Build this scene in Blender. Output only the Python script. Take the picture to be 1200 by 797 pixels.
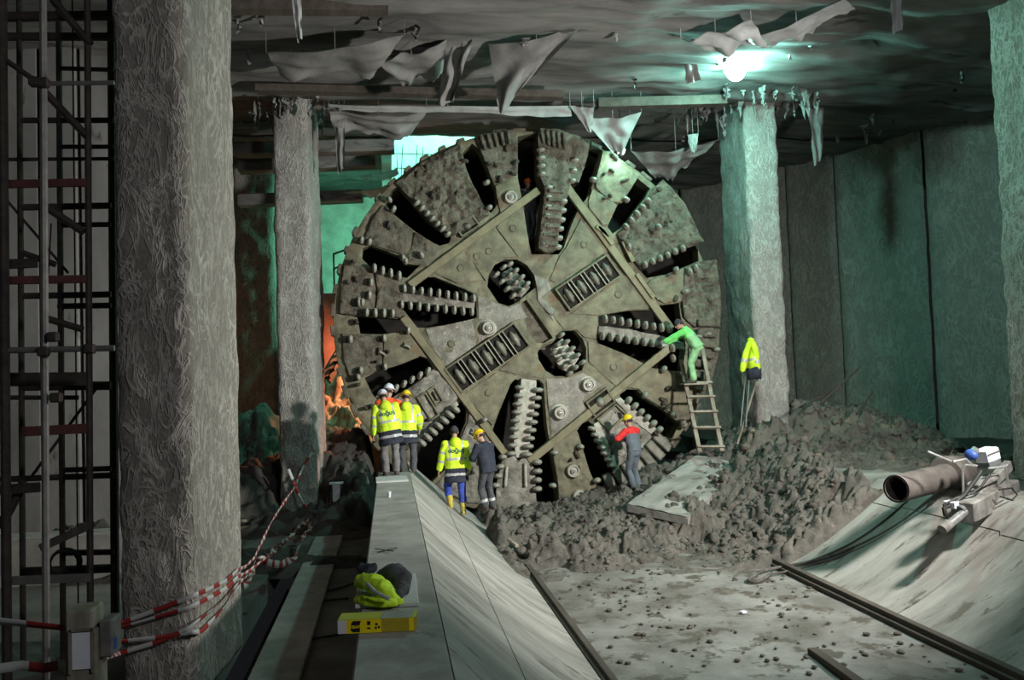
import bpy, bmesh, math, random
from mathutils import Vector, Matrix, noise
from mathutils.geometry import delaunay_2d_cdt
from mathutils.bvhtree import BVHTree

for o in list(bpy.data.objects):
    bpy.data.objects.remove(o)
SC = bpy.context.scene
COL = SC.collection
R = math.radians
V = Vector
PI = math.pi

# ------------------------------------------------------------------ camera
EYE = V((0, 0, 3.6))
F_PX = 1000.0
YAW, PITCH, ROLL = R(8.25), R(2.4), R(2.0)
fwd = V((math.sin(YAW) * math.cos(PITCH), math.cos(YAW) * math.cos(PITCH), math.sin(PITCH)))
r0 = V((math.cos(YAW), -math.sin(YAW), 0))
u0 = r0.cross(fwd)
rgt = r0 * math.cos(ROLL) - u0 * math.sin(ROLL)
upv = u0 * math.cos(ROLL) + r0 * math.sin(ROLL)
cam_d = bpy.data.cameras.new('camera')
cam = bpy.data.objects.new('camera', cam_d)
COL.objects.link(cam)
cam_d.sensor_fit = 'HORIZONTAL'
cam_d.sensor_width = 36
cam_d.lens = 36 * F_PX / 1200
cam_d.clip_end = 300
cam.matrix_world = Matrix(((rgt.x, upv.x, -fwd.x, EYE.x), (rgt.y, upv.y, -fwd.y, EYE.y), (rgt.z, upv.z, -fwd.z, EYE.z), (0, 0, 0, 1)))
SC.camera = cam

# ------------------------------------------------------------------ world, exposure, large lights
SC.view_settings.view_transform = 'Standard'
SC.view_settings.look = 'None'
SC.view_settings.exposure = 0.0
SC.view_settings.gamma = 1.0
W = bpy.data.worlds.new('world')
SC.world = W
W.use_nodes = True
W.node_tree.nodes['Background'].inputs[0].default_value = (0.85, 0.9, 1.0, 1)
W.node_tree.nodes['Background'].inputs[1].default_value = 0.008


def area_light(name, loc, target, power, color, size, spread=180):
    d = bpy.data.lights.new(name, 'AREA')
    d.energy = power
    d.color = color
    d.shape = 'DISK'
    d.size = size
    d.spread = R(spread)
    o = bpy.data.objects.new(name, d)
    COL.objects.link(o)
    o.location = loc
    o.rotation_euler = (V(target) - V(loc)).to_track_quat('-Z', 'Y').to_euler()
    return o


area_light('flood_right', (9.3, 9.0, 5.2), (0.6, 19.5, 3.0), 1050, (1.0, 0.965, 0.90), 0.6, 125)
area_light('flood_ledge', (12.2, 14.4, 5.4), (7.2, 15.5, 1.0), 330, (1.0, 0.97, 0.9), 0.4)
area_light('flood_hall', (6.5, -3.0, 8.5), (2.5, 16, 4), 430, (0.95, 0.97, 1.0), 1.2)
area_light('lamp_shaft', (3.2, 25.6, 14.5), (0.0, 29.5, 8), 1500, (0.22, 1.0, 0.66), 0.8)
area_light('lamp_back', (-0.2, 26.5, 8.6), (-1.6, 30, 6.5), 190, (0.25, 1.0, 0.62), 0.5)
area_light('lamp_orange', (.15, 25.42, 4.9), (-1.7, 25.0, 3.2), 420, (1.0, 0.3, 0.12), 0.3, 150)


# ------------------------------------------------------------------ pixel -> place in the hall
def ray(px, py):
    return fwd * F_PX + rgt * (px - 600) + upv * (398.5 - py)


def atY(px, py, Y):
    d = ray(px, py)
    return EYE + d * (Y / d.y)


def atZ(px, py, z):
    d = ray(px, py)
    return EYE + d * ((z - EYE.z) / d.z)


# ------------------------------------------------------------------ materials
def mat(name, c1, c2=None, scale=3.0, rough=0.8, metal=0.0, bump=0.2, bscale=None, c3=None, t3=0.62, s3=9.0,
        stretch=(1, 1, 1), detail=6, dist=0.3, emit=None, spec=0.3, bdist=0.02):
    m = bpy.data.materials.new(name)
    m.use_nodes = True
    nt = m.node_tree
    N, L = nt.nodes, nt.links
    b = N['Principled BSDF']
    b.inputs['Roughness'].default_value = rough
    b.inputs['Metallic'].default_value = metal
    b.inputs['Specular IOR Level'].default_value = spec
    if emit:
        b.inputs['Emission Color'].default_value = (*emit[0], 1)
        b.inputs['Emission Strength'].default_value = emit[1]
    if c2 is None:
        b.inputs['Base Color'].default_value = (*c1, 1)
        if bump == 0:
            return m
    tc = N.new('ShaderNodeTexCoord')
    mp = N.new('ShaderNodeMapping')
    mp.inputs['Scale'].default_value = stretch
    L.new(tc.outputs['Object'], mp.inputs['Vector'])
    if c2 is not None:
        n1 = N.new('ShaderNodeTexNoise')
        n1.inputs['Scale'].default_value = scale
        n1.inputs['Detail'].default_value = detail
        n1.inputs['Roughness'].default_value = 0.65
        n1.inputs['Distortion'].default_value = dist
        L.new(mp.outputs[0], n1.inputs['Vector'])
        cr = N.new('ShaderNodeValToRGB')
        cr.color_ramp.elements[0].position = 0.36
        cr.color_ramp.elements[1].position = 0.66
        cr.color_ramp.elements[0].color = (*c1, 1)
        cr.color_ramp.elements[1].color = (*c2, 1)
        L.new(n1.outputs['Fac'], cr.inputs[0])
        out = cr.outputs[0]
        if c3 is not None:
            n3 = N.new('ShaderNodeTexNoise')
            n3.inputs['Scale'].default_value = s3
            n3.inputs['Detail'].default_value = 5
            n3.inputs['Roughness'].default_value = 0.7
            L.new(mp.outputs[0], n3.inputs['Vector'])
            r3 = N.new('ShaderNodeValToRGB')
            r3.color_ramp.elements[0].position = t3
            r3.color_ramp.elements[1].position = t3 + 0.06
            L.new(n3.outputs['Fac'], r3.inputs[0])
            mx = N.new('ShaderNodeMix')
            mx.data_type = 'RGBA'
            mx.inputs['B'].default_value = (*c3, 1)
            L.new(r3.outputs[0], mx.inputs['Factor'])
            L.new(out, mx.inputs['A'])
            out = mx.outputs['Result']
        L.new(out, b.inputs['Base Color'])
    if bump:
        n2 = N.new('ShaderNodeTexNoise')
        n2.inputs['Scale'].default_value = bscale or scale * 4
        n2.inputs['Detail'].default_value = 5
        n2.inputs['Roughness'].default_value = 0.7
        L.new(mp.outputs[0], n2.inputs['Vector'])
        bp = N.new('ShaderNodeBump')
        bp.inputs['Strength'].default_value = bump
        bp.inputs['Distance'].default_value = bdist
        L.new(n2.outputs['Fac'], bp.inputs['Height'])
        L.new(bp.outputs[0], b.inputs['Normal'])
    return m


def chisel_mat(name, dark, light, sc=1.0, cover=0.5):
    """hacked concrete: curved pale chisel strokes in every direction over a duller ground"""
    m = bpy.data.materials.new(name)
    m.use_nodes = True
    nt = m.node_tree
    N, L = nt.nodes, nt.links
    b = N['Principled BSDF']
    b.inputs['Roughness'].default_value = 0.92
    b.inputs['Specular IOR Level'].default_value = 0.2
    tc = N.new('ShaderNodeTexCoord')
    lay = []
    for k, (rot, s, st) in enumerate((((0.3, 0.5, 0.6), 3.2, (1, 1, 0.42)), ((0.9, -0.7, 1.9), 4.2, (1, 1, 0.38)), ((-0.7, 0.45, 3.1), 2.7, (1, 1, 0.45)))):
        mp = N.new('ShaderNodeMapping')
        mp.inputs['Rotation'].default_value = rot
        mp.inputs['Scale'].default_value = st
        L.new(tc.outputs['Object'], mp.inputs['Vector'])
        n = N.new('ShaderNodeTexNoise')
        n.inputs['Scale'].default_value = s * sc
        n.inputs['Detail'].default_value = 3
        n.inputs['Roughness'].default_value = 0.62
        n.inputs['Distortion'].default_value = 1.1
        L.new(mp.outputs[0], n.inputs['Vector'])
        # ridge = 1-|2n-1| sharpened
        a = N.new('ShaderNodeMath'); a.operation = 'SUBTRACT'; a.inputs[1].default_value = 0.5
        L.new(n.outputs['Fac'], a.inputs[0])
        c = N.new('ShaderNodeMath'); c.operation = 'ABSOLUTE'
        L.new(a.outputs[0], c.inputs[0])
        r = N.new('ShaderNodeMapRange')
        r.inputs['From Min'].default_value = 0.0
        r.inputs['From Max'].default_value = 0.038
        r.inputs['To Min'].default_value = 1.0
        r.inputs['To Max'].default_value = 0.0
        L.new(c.outputs[0], r.inputs['Value'])
        lay.append(r.outputs[0])
    m1 = N.new('ShaderNodeMath'); m1.operation = 'MAXIMUM'
    L.new(lay[0], m1.inputs[0]); L.new(lay[1], m1.inputs[1])
    m2 = N.new('ShaderNodeMath'); m2.operation = 'MAXIMUM'
    L.new(m1.outputs[0], m2.inputs[0]); L.new(lay[2], m2.inputs[1])
    big = N.new('ShaderNodeTexNoise')
    big.inputs['Scale'].default_value = 1.3
    big.inputs['Detail'].default_value = 6
    L.new(tc.outputs['Object'], big.inputs['Vector'])
    mr = N.new('ShaderNodeMapRange')
    mr.inputs['From Min'].default_value = 0.3
    mr.inputs['From Max'].default_value = 0.7
    mr.inputs['To Min'].default_value = cover * 0.5
    mr.inputs['To Max'].default_value = min(1.0, cover * 1.5)
    L.new(big.outputs['Fac'], mr.inputs['Value'])
    mu = N.new('ShaderNodeMath'); mu.operation = 'MULTIPLY'
    L.new(m2.outputs[0], mu.inputs[0]); L.new(mr.outputs[0], mu.inputs[1])
    base = N.new('ShaderNodeMix'); base.data_type = 'RGBA'
    base.inputs['A'].default_value = (*[d * 0.65 for d in dark], 1)
    base.inputs['B'].default_value = (*dark, 1)
    fine = N.new('ShaderNodeTexNoise')
    fine.inputs['Scale'].default_value = 22 * sc
    fine.inputs['Detail'].default_value = 4
    L.new(tc.outputs['Object'], fine.inputs['Vector'])
    L.new(fine.outputs['Fac'], base.inputs['Factor'])
    mx = N.new('ShaderNodeMix'); mx.data_type = 'RGBA'
    mx.inputs['B'].default_value = (*light, 1)
    L.new(mu.outputs[0], mx.inputs['Factor'])
    L.new(base.outputs['Result'], mx.inputs['A'])
    L.new(mx.outputs['Result'], b.inputs['Base Color'])
    ad = N.new('ShaderNodeMath'); ad.operation = 'ADD'
    L.new(m2.outputs[0], ad.inputs[0]); L.new(fine.outputs['Fac'], ad.inputs[1])
    bp = N.new('ShaderNodeBump')
    bp.inputs['Strength'].default_value = 0.6
    bp.inputs['Distance'].default_value = 0.03
    L.new(ad.outputs[0], bp.inputs['Height'])
    L.new(bp.outputs[0], b.inputs['Normal'])
    return m


M = dict(
    column=chisel_mat('hacked_concrete', (0.27, 0.25, 0.22), (0.60, 0.57, 0.52)),
    column_far=chisel_mat('hacked_concrete_far', (0.30, 0.29, 0.27), (0.55, 0.54, 0.50), 1.2, 0.5),
    wall=chisel_mat('rough_diaphragm_wall', (0.30, 0.30, 0.275), (0.50, 0.50, 0.46), 0.8, 0.5),
    wall_plain=mat('old_wall_concrete', (0.15, 0.15, 0.145), (0.27, 0.27, 0.26), 0.6, 0.95, bump=0.35, bscale=5, stretch=(1, 1, 0.4), c3=(0.08, 0.075, 0.07), t3=0.62, s3=1.2),
    ceil=mat('stained_ceiling', (0.085, 0.085, 0.083), (0.22, 0.215, 0.205), 0.9, 0.85, bump=0.5, bscale=4, stretch=(0.35, 1.6, 1), c3=(0.06, 0.058, 0.055), t3=0.60, s3=1.1),
    concrete=mat('cradle_concrete', (0.20, 0.195, 0.178), (0.40, 0.39, 0.36), 1.1, 0.75, bump=0.3, bscale=9, stretch=(.55, 1.8, .55), c3=(0.15, 0.137, 0.115), t3=0.575, s3=2.6, detail=9),
    bench=mat('bench_concrete', (0.25, 0.245, 0.23), (0.40, 0.39, 0.365), 2.2, 0.85, bump=0.15, bscale=14, c3=(0.2, 0.19, 0.17), t3=0.64, s3=3),
    invert=mat('wet_invert_concrete', (0.12, 0.11, 0.098), (0.31, 0.305, 0.29), 0.75, 0.5, bump=0.4, bscale=6, c3=(0.10, 0.085, 0.07), t3=0.53, s3=1.9, spec=0.45),
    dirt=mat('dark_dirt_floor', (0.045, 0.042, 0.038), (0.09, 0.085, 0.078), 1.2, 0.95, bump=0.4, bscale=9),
    mud=mat('clay_mud', (0.09, 0.082, 0.071), (0.19, 0.173, 0.15), 2.2, 0.8, bump=1.0, bscale=22, c3=(0.26, 0.23, 0.19), t3=0.64, s3=6, bdist=0.05),
    mud_tan=mat('tan_clay_mud', (0.105, 0.096, 0.082), (0.22, 0.20, 0.17), 1.6, 0.85, bump=1.0, bscale=22, c3=(0.36, 0.26, 0.18), t3=0.60, s3=1.6, bdist=0.05),
    steel=mat('olive_muddy_steel', (0.088, 0.082, 0.053), (0.222, 0.206, 0.132), 2.6, 0.6, 0.2, bump=0.5, bscale=22, c3=(0.16, 0.11, 0.055), t3=0.60, s3=2.3, spec=0.5, detail=10, bdist=.03),
    steel_wet=mat('wet_grey_steel', (0.10, 0.095, 0.076), (0.25, 0.24, 0.20), 3.4, 0.42, 0.25, bump=0.6, bscale=20, c3=(0.42, 0.41, 0.37), t3=0.62, s3=7, spec=0.6, detail=10, bdist=.03),
    steel_mud=mat('mud_caked_steel', (0.085, 0.075, 0.058), (0.21, 0.19, 0.145), 4.0, 0.8, 0.0, bump=1.0, bscale=18, c3=(0.06, 0.052, 0.042), t3=0.57, s3=5, bdist=0.05, detail=10),
    steel_red=mat('reddish_plate', (0.10, 0.075, 0.065), (0.15, 0.115, 0.10), 2.0, 0.7, 0.2, bump=0.2),
    rib=mat('ochre_steel_rib', (0.14, 0.128, 0.08), (0.24, 0.215, 0.135), 2.0, 0.6, 0.2, bump=0.25, bscale=20),
    tooth=mat('worn_tooth_steel', (0.24, 0.225, 0.185), (0.42, 0.40, 0.34), 5.0, 0.5, 0.1, bump=0.3, bscale=30, spec=0.6),
    pale=mat('pale_grout_residue', (0.30, 0.29, 0.24), (0.52, 0.51, 0.45), 6.0, 0.8, bump=0.6, bscale=20),
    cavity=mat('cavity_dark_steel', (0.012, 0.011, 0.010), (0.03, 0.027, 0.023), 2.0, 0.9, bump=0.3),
    scaf=mat('rusty_scaffold_tube', (0.045, 0.037, 0.034), (0.09, 0.07, 0.062), 6.0, 0.7, 0.3, bump=0.3, bscale=40),
    scaf_red=mat('red_primer_tube', (0.10, 0.035, 0.032), (0.15, 0.06, 0.055), 6.0, 0.7, 0.1, bump=0.2),
    scaf_grey=mat('galvanised_tube', (0.16, 0.155, 0.15), (0.25, 0.24, 0.23), 6.0, 0.5, 0.4, bump=0.2),
    wood=mat('weathered_wood', (0.18, 0.16, 0.125), (0.34, 0.305, 0.245), 5.0, 0.85, bump=0.3, bscale=30, stretch=(1, 1, 0.2)),
    wood_dark=mat('dark_timber', (0.06, 0.05, 0.042), (0.11, 0.095, 0.08), 4.0, 0.9, bump=0.3, stretch=(1, 0.2, 1)),
    hivis=mat('hivis_yellow', (0.52, 0.78, 0.02), (0.68, 0.95, 0.05), 5.0, 0.7, bump=0.35, bscale=12, bdist=0.03),
    green_suit=mat('pale_green_overalls', (0.20, 0.42, 0.20), (0.30, 0.55, 0.29), 6.0, 0.8, bump=0.35, bscale=14, bdist=0.03),
    green_top=mat('bright_green_top', (0.16, 0.70, 0.16), (0.24, 0.85, 0.22), 6.0, 0.7, bump=0.35, bscale=14, bdist=0.03),
    navy=mat('navy_cloth', (0.018, 0.022, 0.035), (0.035, 0.04, 0.058), 5.0, 0.85, bump=0.3, bscale=14, bdist=0.03),
    charcoal=mat('charcoal_cloth', (0.05, 0.053, 0.06), (0.085, 0.09, 0.10), 5.0, 0.85, bump=0.3, bscale=14, bdist=0.03),
    grey_cloth=mat('grey_trousers', (0.13, 0.125, 0.125), (0.20, 0.195, 0.195), 5.0, 0.88, bump=0.35, bscale=14, bdist=0.03),
    slate=mat('slate_overalls', (0.085, 0.105, 0.125), (0.14, 0.165, 0.19), 5.0, 0.85, bump=0.35, bscale=14, bdist=0.03),
    blue_cloth=mat('blue_trousers', (0.03, 0.06, 0.32), (0.06, 0.10, 0.45), 5.0, 0.85, bump=0.3, bscale=14, bdist=0.03),
    red_cloth=mat('red_yoke', (0.55, 0.02, 0.02), (0.70, 0.04, 0.04), 5.0, 0.8, bump=0.2),
    orange_cloth=mat('orange_vest', (0.85, 0.10, 0.03), (0.95, 0.16, 0.04), 5.0, 0.7, bump=0.3, bscale=14),
    tape_grey=mat('reflective_band', (0.36, 0.37, 0.38), (0.50, 0.51, 0.52), 8.0, 0.45, 0.1, bump=0.1),
    boot_yellow=mat('yellow_rubber_boot', (0.45, 0.38, 0.06), (0.60, 0.52, 0.10), 6.0, 0.5, bump=0.1, c3=(0.16, 0.13, 0.1), t3=0.55, s3=8),
    boot=mat('muddy_dark_boot', (0.04, 0.035, 0.03), (0.10, 0.085, 0.07), 7.0, 0.8, bump=0.3),
    skin=mat('skin', (0.42, 0.25, 0.18), (0.50, 0.31, 0.23), 12.0, 0.6, bump=0.05),
    hair=mat('dark_hair', (0.02, 0.016, 0.013), (0.04, 0.03, 0.025), 20.0, 0.7, bump=0.4, bscale=60),
    glove=mat('work_glove', (0.30, 0.29, 0.27), (0.42, 0.41, 0.39), 12.0, 0.85, bump=0.3),
    eye=mat('eye_white', (0.7, 0.7, 0.68), bump=0),
    lip=mat('lip', (0.33, 0.14, 0.12), bump=0),
    helmet_white=mat('white_helmet', (0.62, 0.66, 0.78), bump=0, rough=0.35, spec=0.5),
    helmet_yellow=mat('yellow_helmet', (0.80, 0.58, 0.01), bump=0, rough=0.35, spec=0.5),
    helmet_orange=mat('orange_helmet', (0.95, 0.17, 0.03), bump=0, rough=0.35, spec=0.5),
    beanie=mat('dark_knit', (0.03, 0.03, 0.035), (0.06, 0.06, 0.07), 30, 0.95, bump=0.4, bscale=60),
    ink=mat('print_ink', (0.03, 0.10, 0.09), bump=0, rough=0.7),
    black=mat('black_rubber', (0.012, 0.012, 0.012), (0.03, 0.03, 0.03), 8.0, 0.55, bump=0.1),
    hose=mat('dusty_hose', (0.05, 0.045, 0.04), (0.13, 0.12, 0.11), 5.0, 0.7, bump=0.2),
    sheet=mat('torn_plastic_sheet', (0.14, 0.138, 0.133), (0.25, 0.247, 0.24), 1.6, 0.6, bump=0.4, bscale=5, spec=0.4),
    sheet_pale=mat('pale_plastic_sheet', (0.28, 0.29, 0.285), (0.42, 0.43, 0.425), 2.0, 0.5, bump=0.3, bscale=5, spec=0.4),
    white=mat('white_panel', (0.62, 0.63, 0.68), (0.72, 0.73, 0.78), 6.0, 0.6, bump=0.05),
    board=mat('pale_board', (0.48, 0.50, 0.49), (0.58, 0.60, 0.59), 3.0, 0.7, bump=0.1),
    yellow=mat('carton_yellow', (0.80, 0.62, 0.01), bump=0, rough=0.5),
    yellow_dull=mat('carton_dull_yellow', (0.34, 0.27, 0.02), (0.42, 0.34, 0.03), 20, 0.5, bump=0),
    carton_green=mat('carton_lime', (0.50, 0.56, 0.05), (0.58, 0.63, 0.08), 4.0, 0.4, bump=0),
    carton_grey=mat('carton_grey', (0.34, 0.36, 0.31), (0.42, 0.44, 0.39), 4.0, 0.4, bump=0),
    carton_black=mat('carton_black', (0.015, 0.015, 0.015), bump=0, rough=0.5),
    carton_white=mat('carton_white', (0.62, 0.62, 0.65), bump=0, rough=0.5),
    tape_red=mat('tape_red', (0.28, 0.03, 0.028), bump=0, rough=0.45),
    tape_white=mat('tape_white', (0.46, 0.46, 0.45), bump=0, rough=0.45),
    pipe=mat('rusted_pipe', (0.06, 0.052, 0.048), (0.125, 0.11, 0.10), 2.5, 0.75, 0.2, bump=0.35, bscale=14),
    machine=mat('dirty_machine_paint', (0.11, 0.105, 0.098), (0.24, 0.23, 0.215), 5.0, 0.7, bump=0.2),
    blue=mat('blue_motor', (0.03, 0.07, 0.28), (0.05, 0.10, 0.36), 5.0, 0.5, bump=0.1),
    chrome=mat('bare_metal', (0.45, 0.45, 0.45), (0.6, 0.6, 0.6), 8.0, 0.3, 0.8, bump=0.1),
    post=mat('grimy_post', (0.15, 0.135, 0.10), (0.27, 0.25, 0.20), 5.0, 0.85, bump=0.3),
    lamp=mat('lamp_glass', (0.9, 1, 0.97), bump=0, emit=((0.38, 1.0, 0.84), 680.0)),
    lamp_small=mat('small_lamp_glass', (0.9, 1, 0.97), bump=0, emit=((0.5, 1.0, 0.86), 260.0)),
    lampbody=mat('lamp_housing', (0.10, 0.11, 0.11), (0.15, 0.16, 0.16), 5, 0.6, 0.3, bump=0.1),
    ledge_lit_pink=mat('pink_lit_concrete', (0.22, 0.13, 0.12), (0.36, 0.24, 0.23), 1.5, 0.8, bump=0.3),  # ledge concrete with the pink of the orange light put into its colour
    earth=mat('bare_earth', (0.20, 0.15, 0.11), (0.34, 0.27, 0.20), 2.0, 0.95, bump=0.7, bscale=10),
)


# ------------------------------------------------------------------ object helpers
ORG = {}


def link(name, me, parent=None, m=None):
    o = bpy.data.objects.new(name, me)
    COL.objects.link(o)
    if m is not None and me is not None and not me.materials:
        me.materials.append(m)
    if parent is not None:
        o.parent = parent
        ORG[o.name] = ORG.get(parent.name, V((0, 0, 0)))
    return o


def tag(o, label, cat, group=None, kind=None):
    if label:
        o['label'] = label
    if cat:
        o['category'] = cat
    if group:
        o['group'] = group
    if kind:
        o['kind'] = kind
    return o


def thing(name, label, cat, loc=(0, 0, 0), group=None, rz=0.0):
    o = link(name, None)
    o.location = loc
    o.rotation_euler = (0, 0, rz)
    o.empty_display_size = 0.2
    ORG[o.name] = V(loc)
    return tag(o, label, cat, group)


class MB:
    def __init__(s):
        s.v, s.f, s.mi = [], [], []

    def add(s, vs, fs, mi=0):
        n = len(s.v)
        s.v += [tuple(p) for p in vs]
        s.f += [tuple(i + n for i in f) for f in fs]
        s.mi += [mi] * len(fs)
        return s

    def box(s, c, size, rot=None, mi=0):
        hx, hy, hz = [q / 2 for q in size]
        rot = rot or Matrix.Identity(3)
        c = V(c)
        vs = [c + rot @ V((x, y, z)) for x in (-hx, hx) for y in (-hy, hy) for z in (-hz, hz)]
        return s.add(vs, [(0, 1, 3, 2), (4, 6, 7, 5), (0, 4, 5, 1), (2, 3, 7, 6), (0, 2, 6, 4), (1, 5, 7, 3)], mi)

    def bar(s, a, b, w, h, up=(0, 0, 1), mi=0):
        """box from a to b with section w x h"""
        a, b = V(a), V(b)
        x = (b - a)
        ln = x.length
        x.normalize()
        y = V(up).cross(x)
        if y.length < 1e-4:
            y = V((1, 0, 0)).cross(x)
        y.normalize()
        z = x.cross(y)
        return s.box((a + b) / 2, (ln, w, h), Matrix((x, y, z)).transposed(), mi)

    def tube(s, pts, r, seg=8, cap=True, mi=0):
        pts = [V(p) for p in pts]
        n = len(pts)
        rr = r if isinstance(r, (list, tuple)) else [r] * n
        ref = None
        rings = []
        for i, p in enumerate(pts):
            t = (pts[min(i + 1, n - 1)] - pts[max(i - 1, 0)])
            if t.length < 1e-9:
                t = V((0, 0, 1))
            t.normalize()
            if ref is None:
                ref = t.orthogonal().normalized()
            ref = (ref - t * ref.dot(t))
            if ref.length < 1e-6:
                ref = t.orthogonal()
            ref.normalize()
            bi = t.cross(ref)
            rings.append([p + (ref * math.cos(2 * PI * k / seg) + bi * math.sin(2 * PI * k / seg)) * rr[i] for k in range(seg)])
        return s.loft(rings, cap, mi)

    def loft(s, rings, cap=True, mi=0, closed=True):
        n = len(rings[0])
        vs = [p for r_ in rings for p in r_]
        fs = []
        for i in range(len(rings) - 1):
            for k in range(n if closed else n - 1):
                k2 = (k + 1) % n
                fs.append((i * n + k, i * n + k2, (i + 1) * n + k2, (i + 1) * n + k))
        if cap:
            fs.append(tuple(reversed(range(n))))
            fs.append(tuple((len(rings) - 1) * n + k for k in range(n)))
        return s.add(vs, fs, mi)

    def ball(s, c, rad, seg=12, rings=8, rot=None, mi=0):
        c = V(c)
        rad = V(rad) if not isinstance(rad, (int, float)) else V((rad,) * 3)
        rot = rot or Matrix.Identity(3)
        vs = [c + rot @ V((0, 0, -rad.z))]
        for i in range(1, rings):
            a = -PI / 2 + PI * i / rings
            for k in range(seg):
                b = 2 * PI * k / seg
                vs.append(c + rot @ V((rad.x * math.cos(a) * math.cos(b), rad.y * math.cos(a) * math.sin(b), rad.z * math.sin(a))))
        vs.append(c + rot @ V((0, 0, rad.z)))
        fs = [(0, 1 + (k + 1) % seg, 1 + k) for k in range(seg)]
        for i in range(rings - 2):
            for k in range(seg):
                k2 = (k + 1) % seg
                fs.append((1 + i * seg + k, 1 + i * seg + k2, 1 + (i + 1) * seg + k2, 1 + (i + 1) * seg + k))
        t = len(vs) - 1
        b0 = 1 + (rings - 2) * seg
        fs += [(t, b0 + k, b0 + (k + 1) % seg) for k in range(seg)]
        return s.add(vs, fs, mi)

    def prism(s, poly, ext, mi=0):
        n = len(poly)
        ext = V(ext)
        poly = [V(p) for p in poly]
        vs = poly + [p + ext for p in poly]
        fs = [tuple(range(n)), tuple(reversed(range(n, 2 * n)))]
        fs += [(i, i + n, (i + 1) % n + n, (i + 1) % n) for i in range(n)]
        return s.add(vs, fs, mi)

    def lathe(s, prof, c, ax, seg=20, mi=0, cap=True):
        """prof: (radius, height along ax)"""
        ax = V(ax).normalized()
        e1 = ax.orthogonal().normalized()
        e2 = ax.cross(e1)
        c = V(c)
        return s.loft([[c + ax * h + (e1 * math.cos(2 * PI * k / seg) + e2 * math.sin(2 * PI * k / seg)) * max(r_, 1e-4) for k in range(seg)] for r_, h in prof], cap, mi)

    def mesh(s, name, mats, org=V((0, 0, 0)), smooth=False, bevel=0.0, norm=True):
        me = bpy.data.meshes.new(name)
        me.from_pydata([(p[0] - org[0], p[1] - org[1], p[2] - org[2]) for p in s.v], [], s.f)
        mats = mats if isinstance(mats, (list, tuple)) else [mats]
        for m in mats:
            me.materials.append(m)
        if any(s.mi):
            me.polygons.foreach_set('material_index', s.mi)
        if norm or bevel:
            bm = bmesh.new()
            bm.from_mesh(me)
            bmesh.ops.recalc_face_normals(bm, faces=bm.faces)
            if bevel:
                ed = [e for e in bm.edges if len(e.link_faces) == 2 and e.calc_face_angle(0) > 0.6]
                bmesh.ops.bevel(bm, geom=ed, offset=bevel, segments=1, affect='EDGES', clamp_overlap=True)
            bm.to_mesh(me)
            bm.free()
        if smooth:
            me.polygons.foreach_set('use_smooth', [True] * len(me.polygons))
            if smooth != 'all':
                me.set_sharp_from_angle(angle=R(40))
        return me

    def build(s, name, mats, parent=None, smooth=False, bevel=0.0, norm=True):
        org = ORG.get(parent.name, V((0, 0, 0))) if parent is not None else V((0, 0, 0))
        return link(name, s.mesh(name, mats, org, smooth, bevel, norm), parent)


def solo(name, mb, m, label, cat, group=None, kind=None, **kw):
    """a thing that is one mesh: origin moved to its base"""
    xs = [p[0] for p in mb.v]; ys = [p[1] for p in mb.v]; zs = [p[2] for p in mb.v]
    org = V(((min(xs) + max(xs)) / 2, (min(ys) + max(ys)) / 2, min(zs)))
    o = link(name, mb.mesh(name, m, org, **kw))
    o.location = org
    ORG[o.name] = org
    return tag(o, label, cat, group, kind)


def struct(name, mb, m, **kw):
    return tag(mb.build(name, m, **kw), None, None, None, 'structure')


def fbm(p, o=4):
    return noise.fractal(p, 1.0, 2.1, o, noise_basis='PERLIN_ORIGINAL')


def grid(nu, nv, fn, mb=None, mi=0):
    mb = mb or MB()
    vs = [fn(i / nu, j / nv) for j in range(nv + 1) for i in range(nu + 1)]
    fs = [(j * (nu + 1) + i, j * (nu + 1) + i + 1, (j + 1) * (nu + 1) + i + 1, (j + 1) * (nu + 1) + i) for j in range(nv) for i in range(nu)]
    return mb.add(vs, fs, mi)


def lerp(a, b, t):
    return a + (b - a) * t


# ------------------------------------------------------------------ the hall
ZC = 10.25            # ceiling
ZL = 0.6             # left floor
ZB = 1.68            # bench top
ZR = 1.40            # right ledge
XB0, XB1 = -0.30, 0.36      # bench
XL, XR = 2.42, 6.86         # rails
XT = 9.15            # right top edge
CX = (XL + XR) / 2


def slope_left(t):   # t 0 at bench edge, 1 at rail
    return V((lerp(XB1, XL, t), 0, ZB * (1 - t) ** 1.22 + 0.0))


def slope_right(t):  # t 0 at rail, 1 at top edge
    return V((lerp(XR, XT, t), 0, ZR * t ** 1.28))


def ground(x, y):
    if x < XB0:
        return ZL
    if x < XB1:
        return ZB
    if x < XL:
        return ZB * (1 - (x - XB1) / (XL - XB1)) ** 1.22
    if x < XR:
        return 0.0
    if x < XT:
        return ZR * ((x - XR) / (XT - XR)) ** 1.28
    return ZR


Y0, Y1 = 2.0, 20.6
# invert between the rails
mb = grid(60, 150, lambda u, v: V((lerp(XL - 0.02, XR + 0.02, u), lerp(Y0, 34, v), 0.018 * fbm(V((lerp(XL, XR, u) * 1.4, lerp(Y0, 34, v) * 1.0, 3.1)), 5) - 0.012)))
struct('floor', mb, M['invert'], smooth='all')
# left slope in two cast strips with an open joint
for (t0, t1) in ((0.0, 0.347), (0.353, 1.0)):
    ts = [lerp(t0, t1, k / 8) for k in range(9)]
    rings = []
    for y in (Y0, Y1):
        ring = [V((slope_left(t).x, y, slope_left(t).z)) for t in ts]
        ring += [V((slope_left(t1).x, y, slope_left(t1).z - 0.3)), V((slope_left(t0).x, y, slope_left(t0).z - 0.3))]
        rings.append(ring)
    mb = MB().loft(rings)
    struct('trim_1' if t0 == 0 else 'trim_2', mb, M['concrete'], smooth=True)
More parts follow.
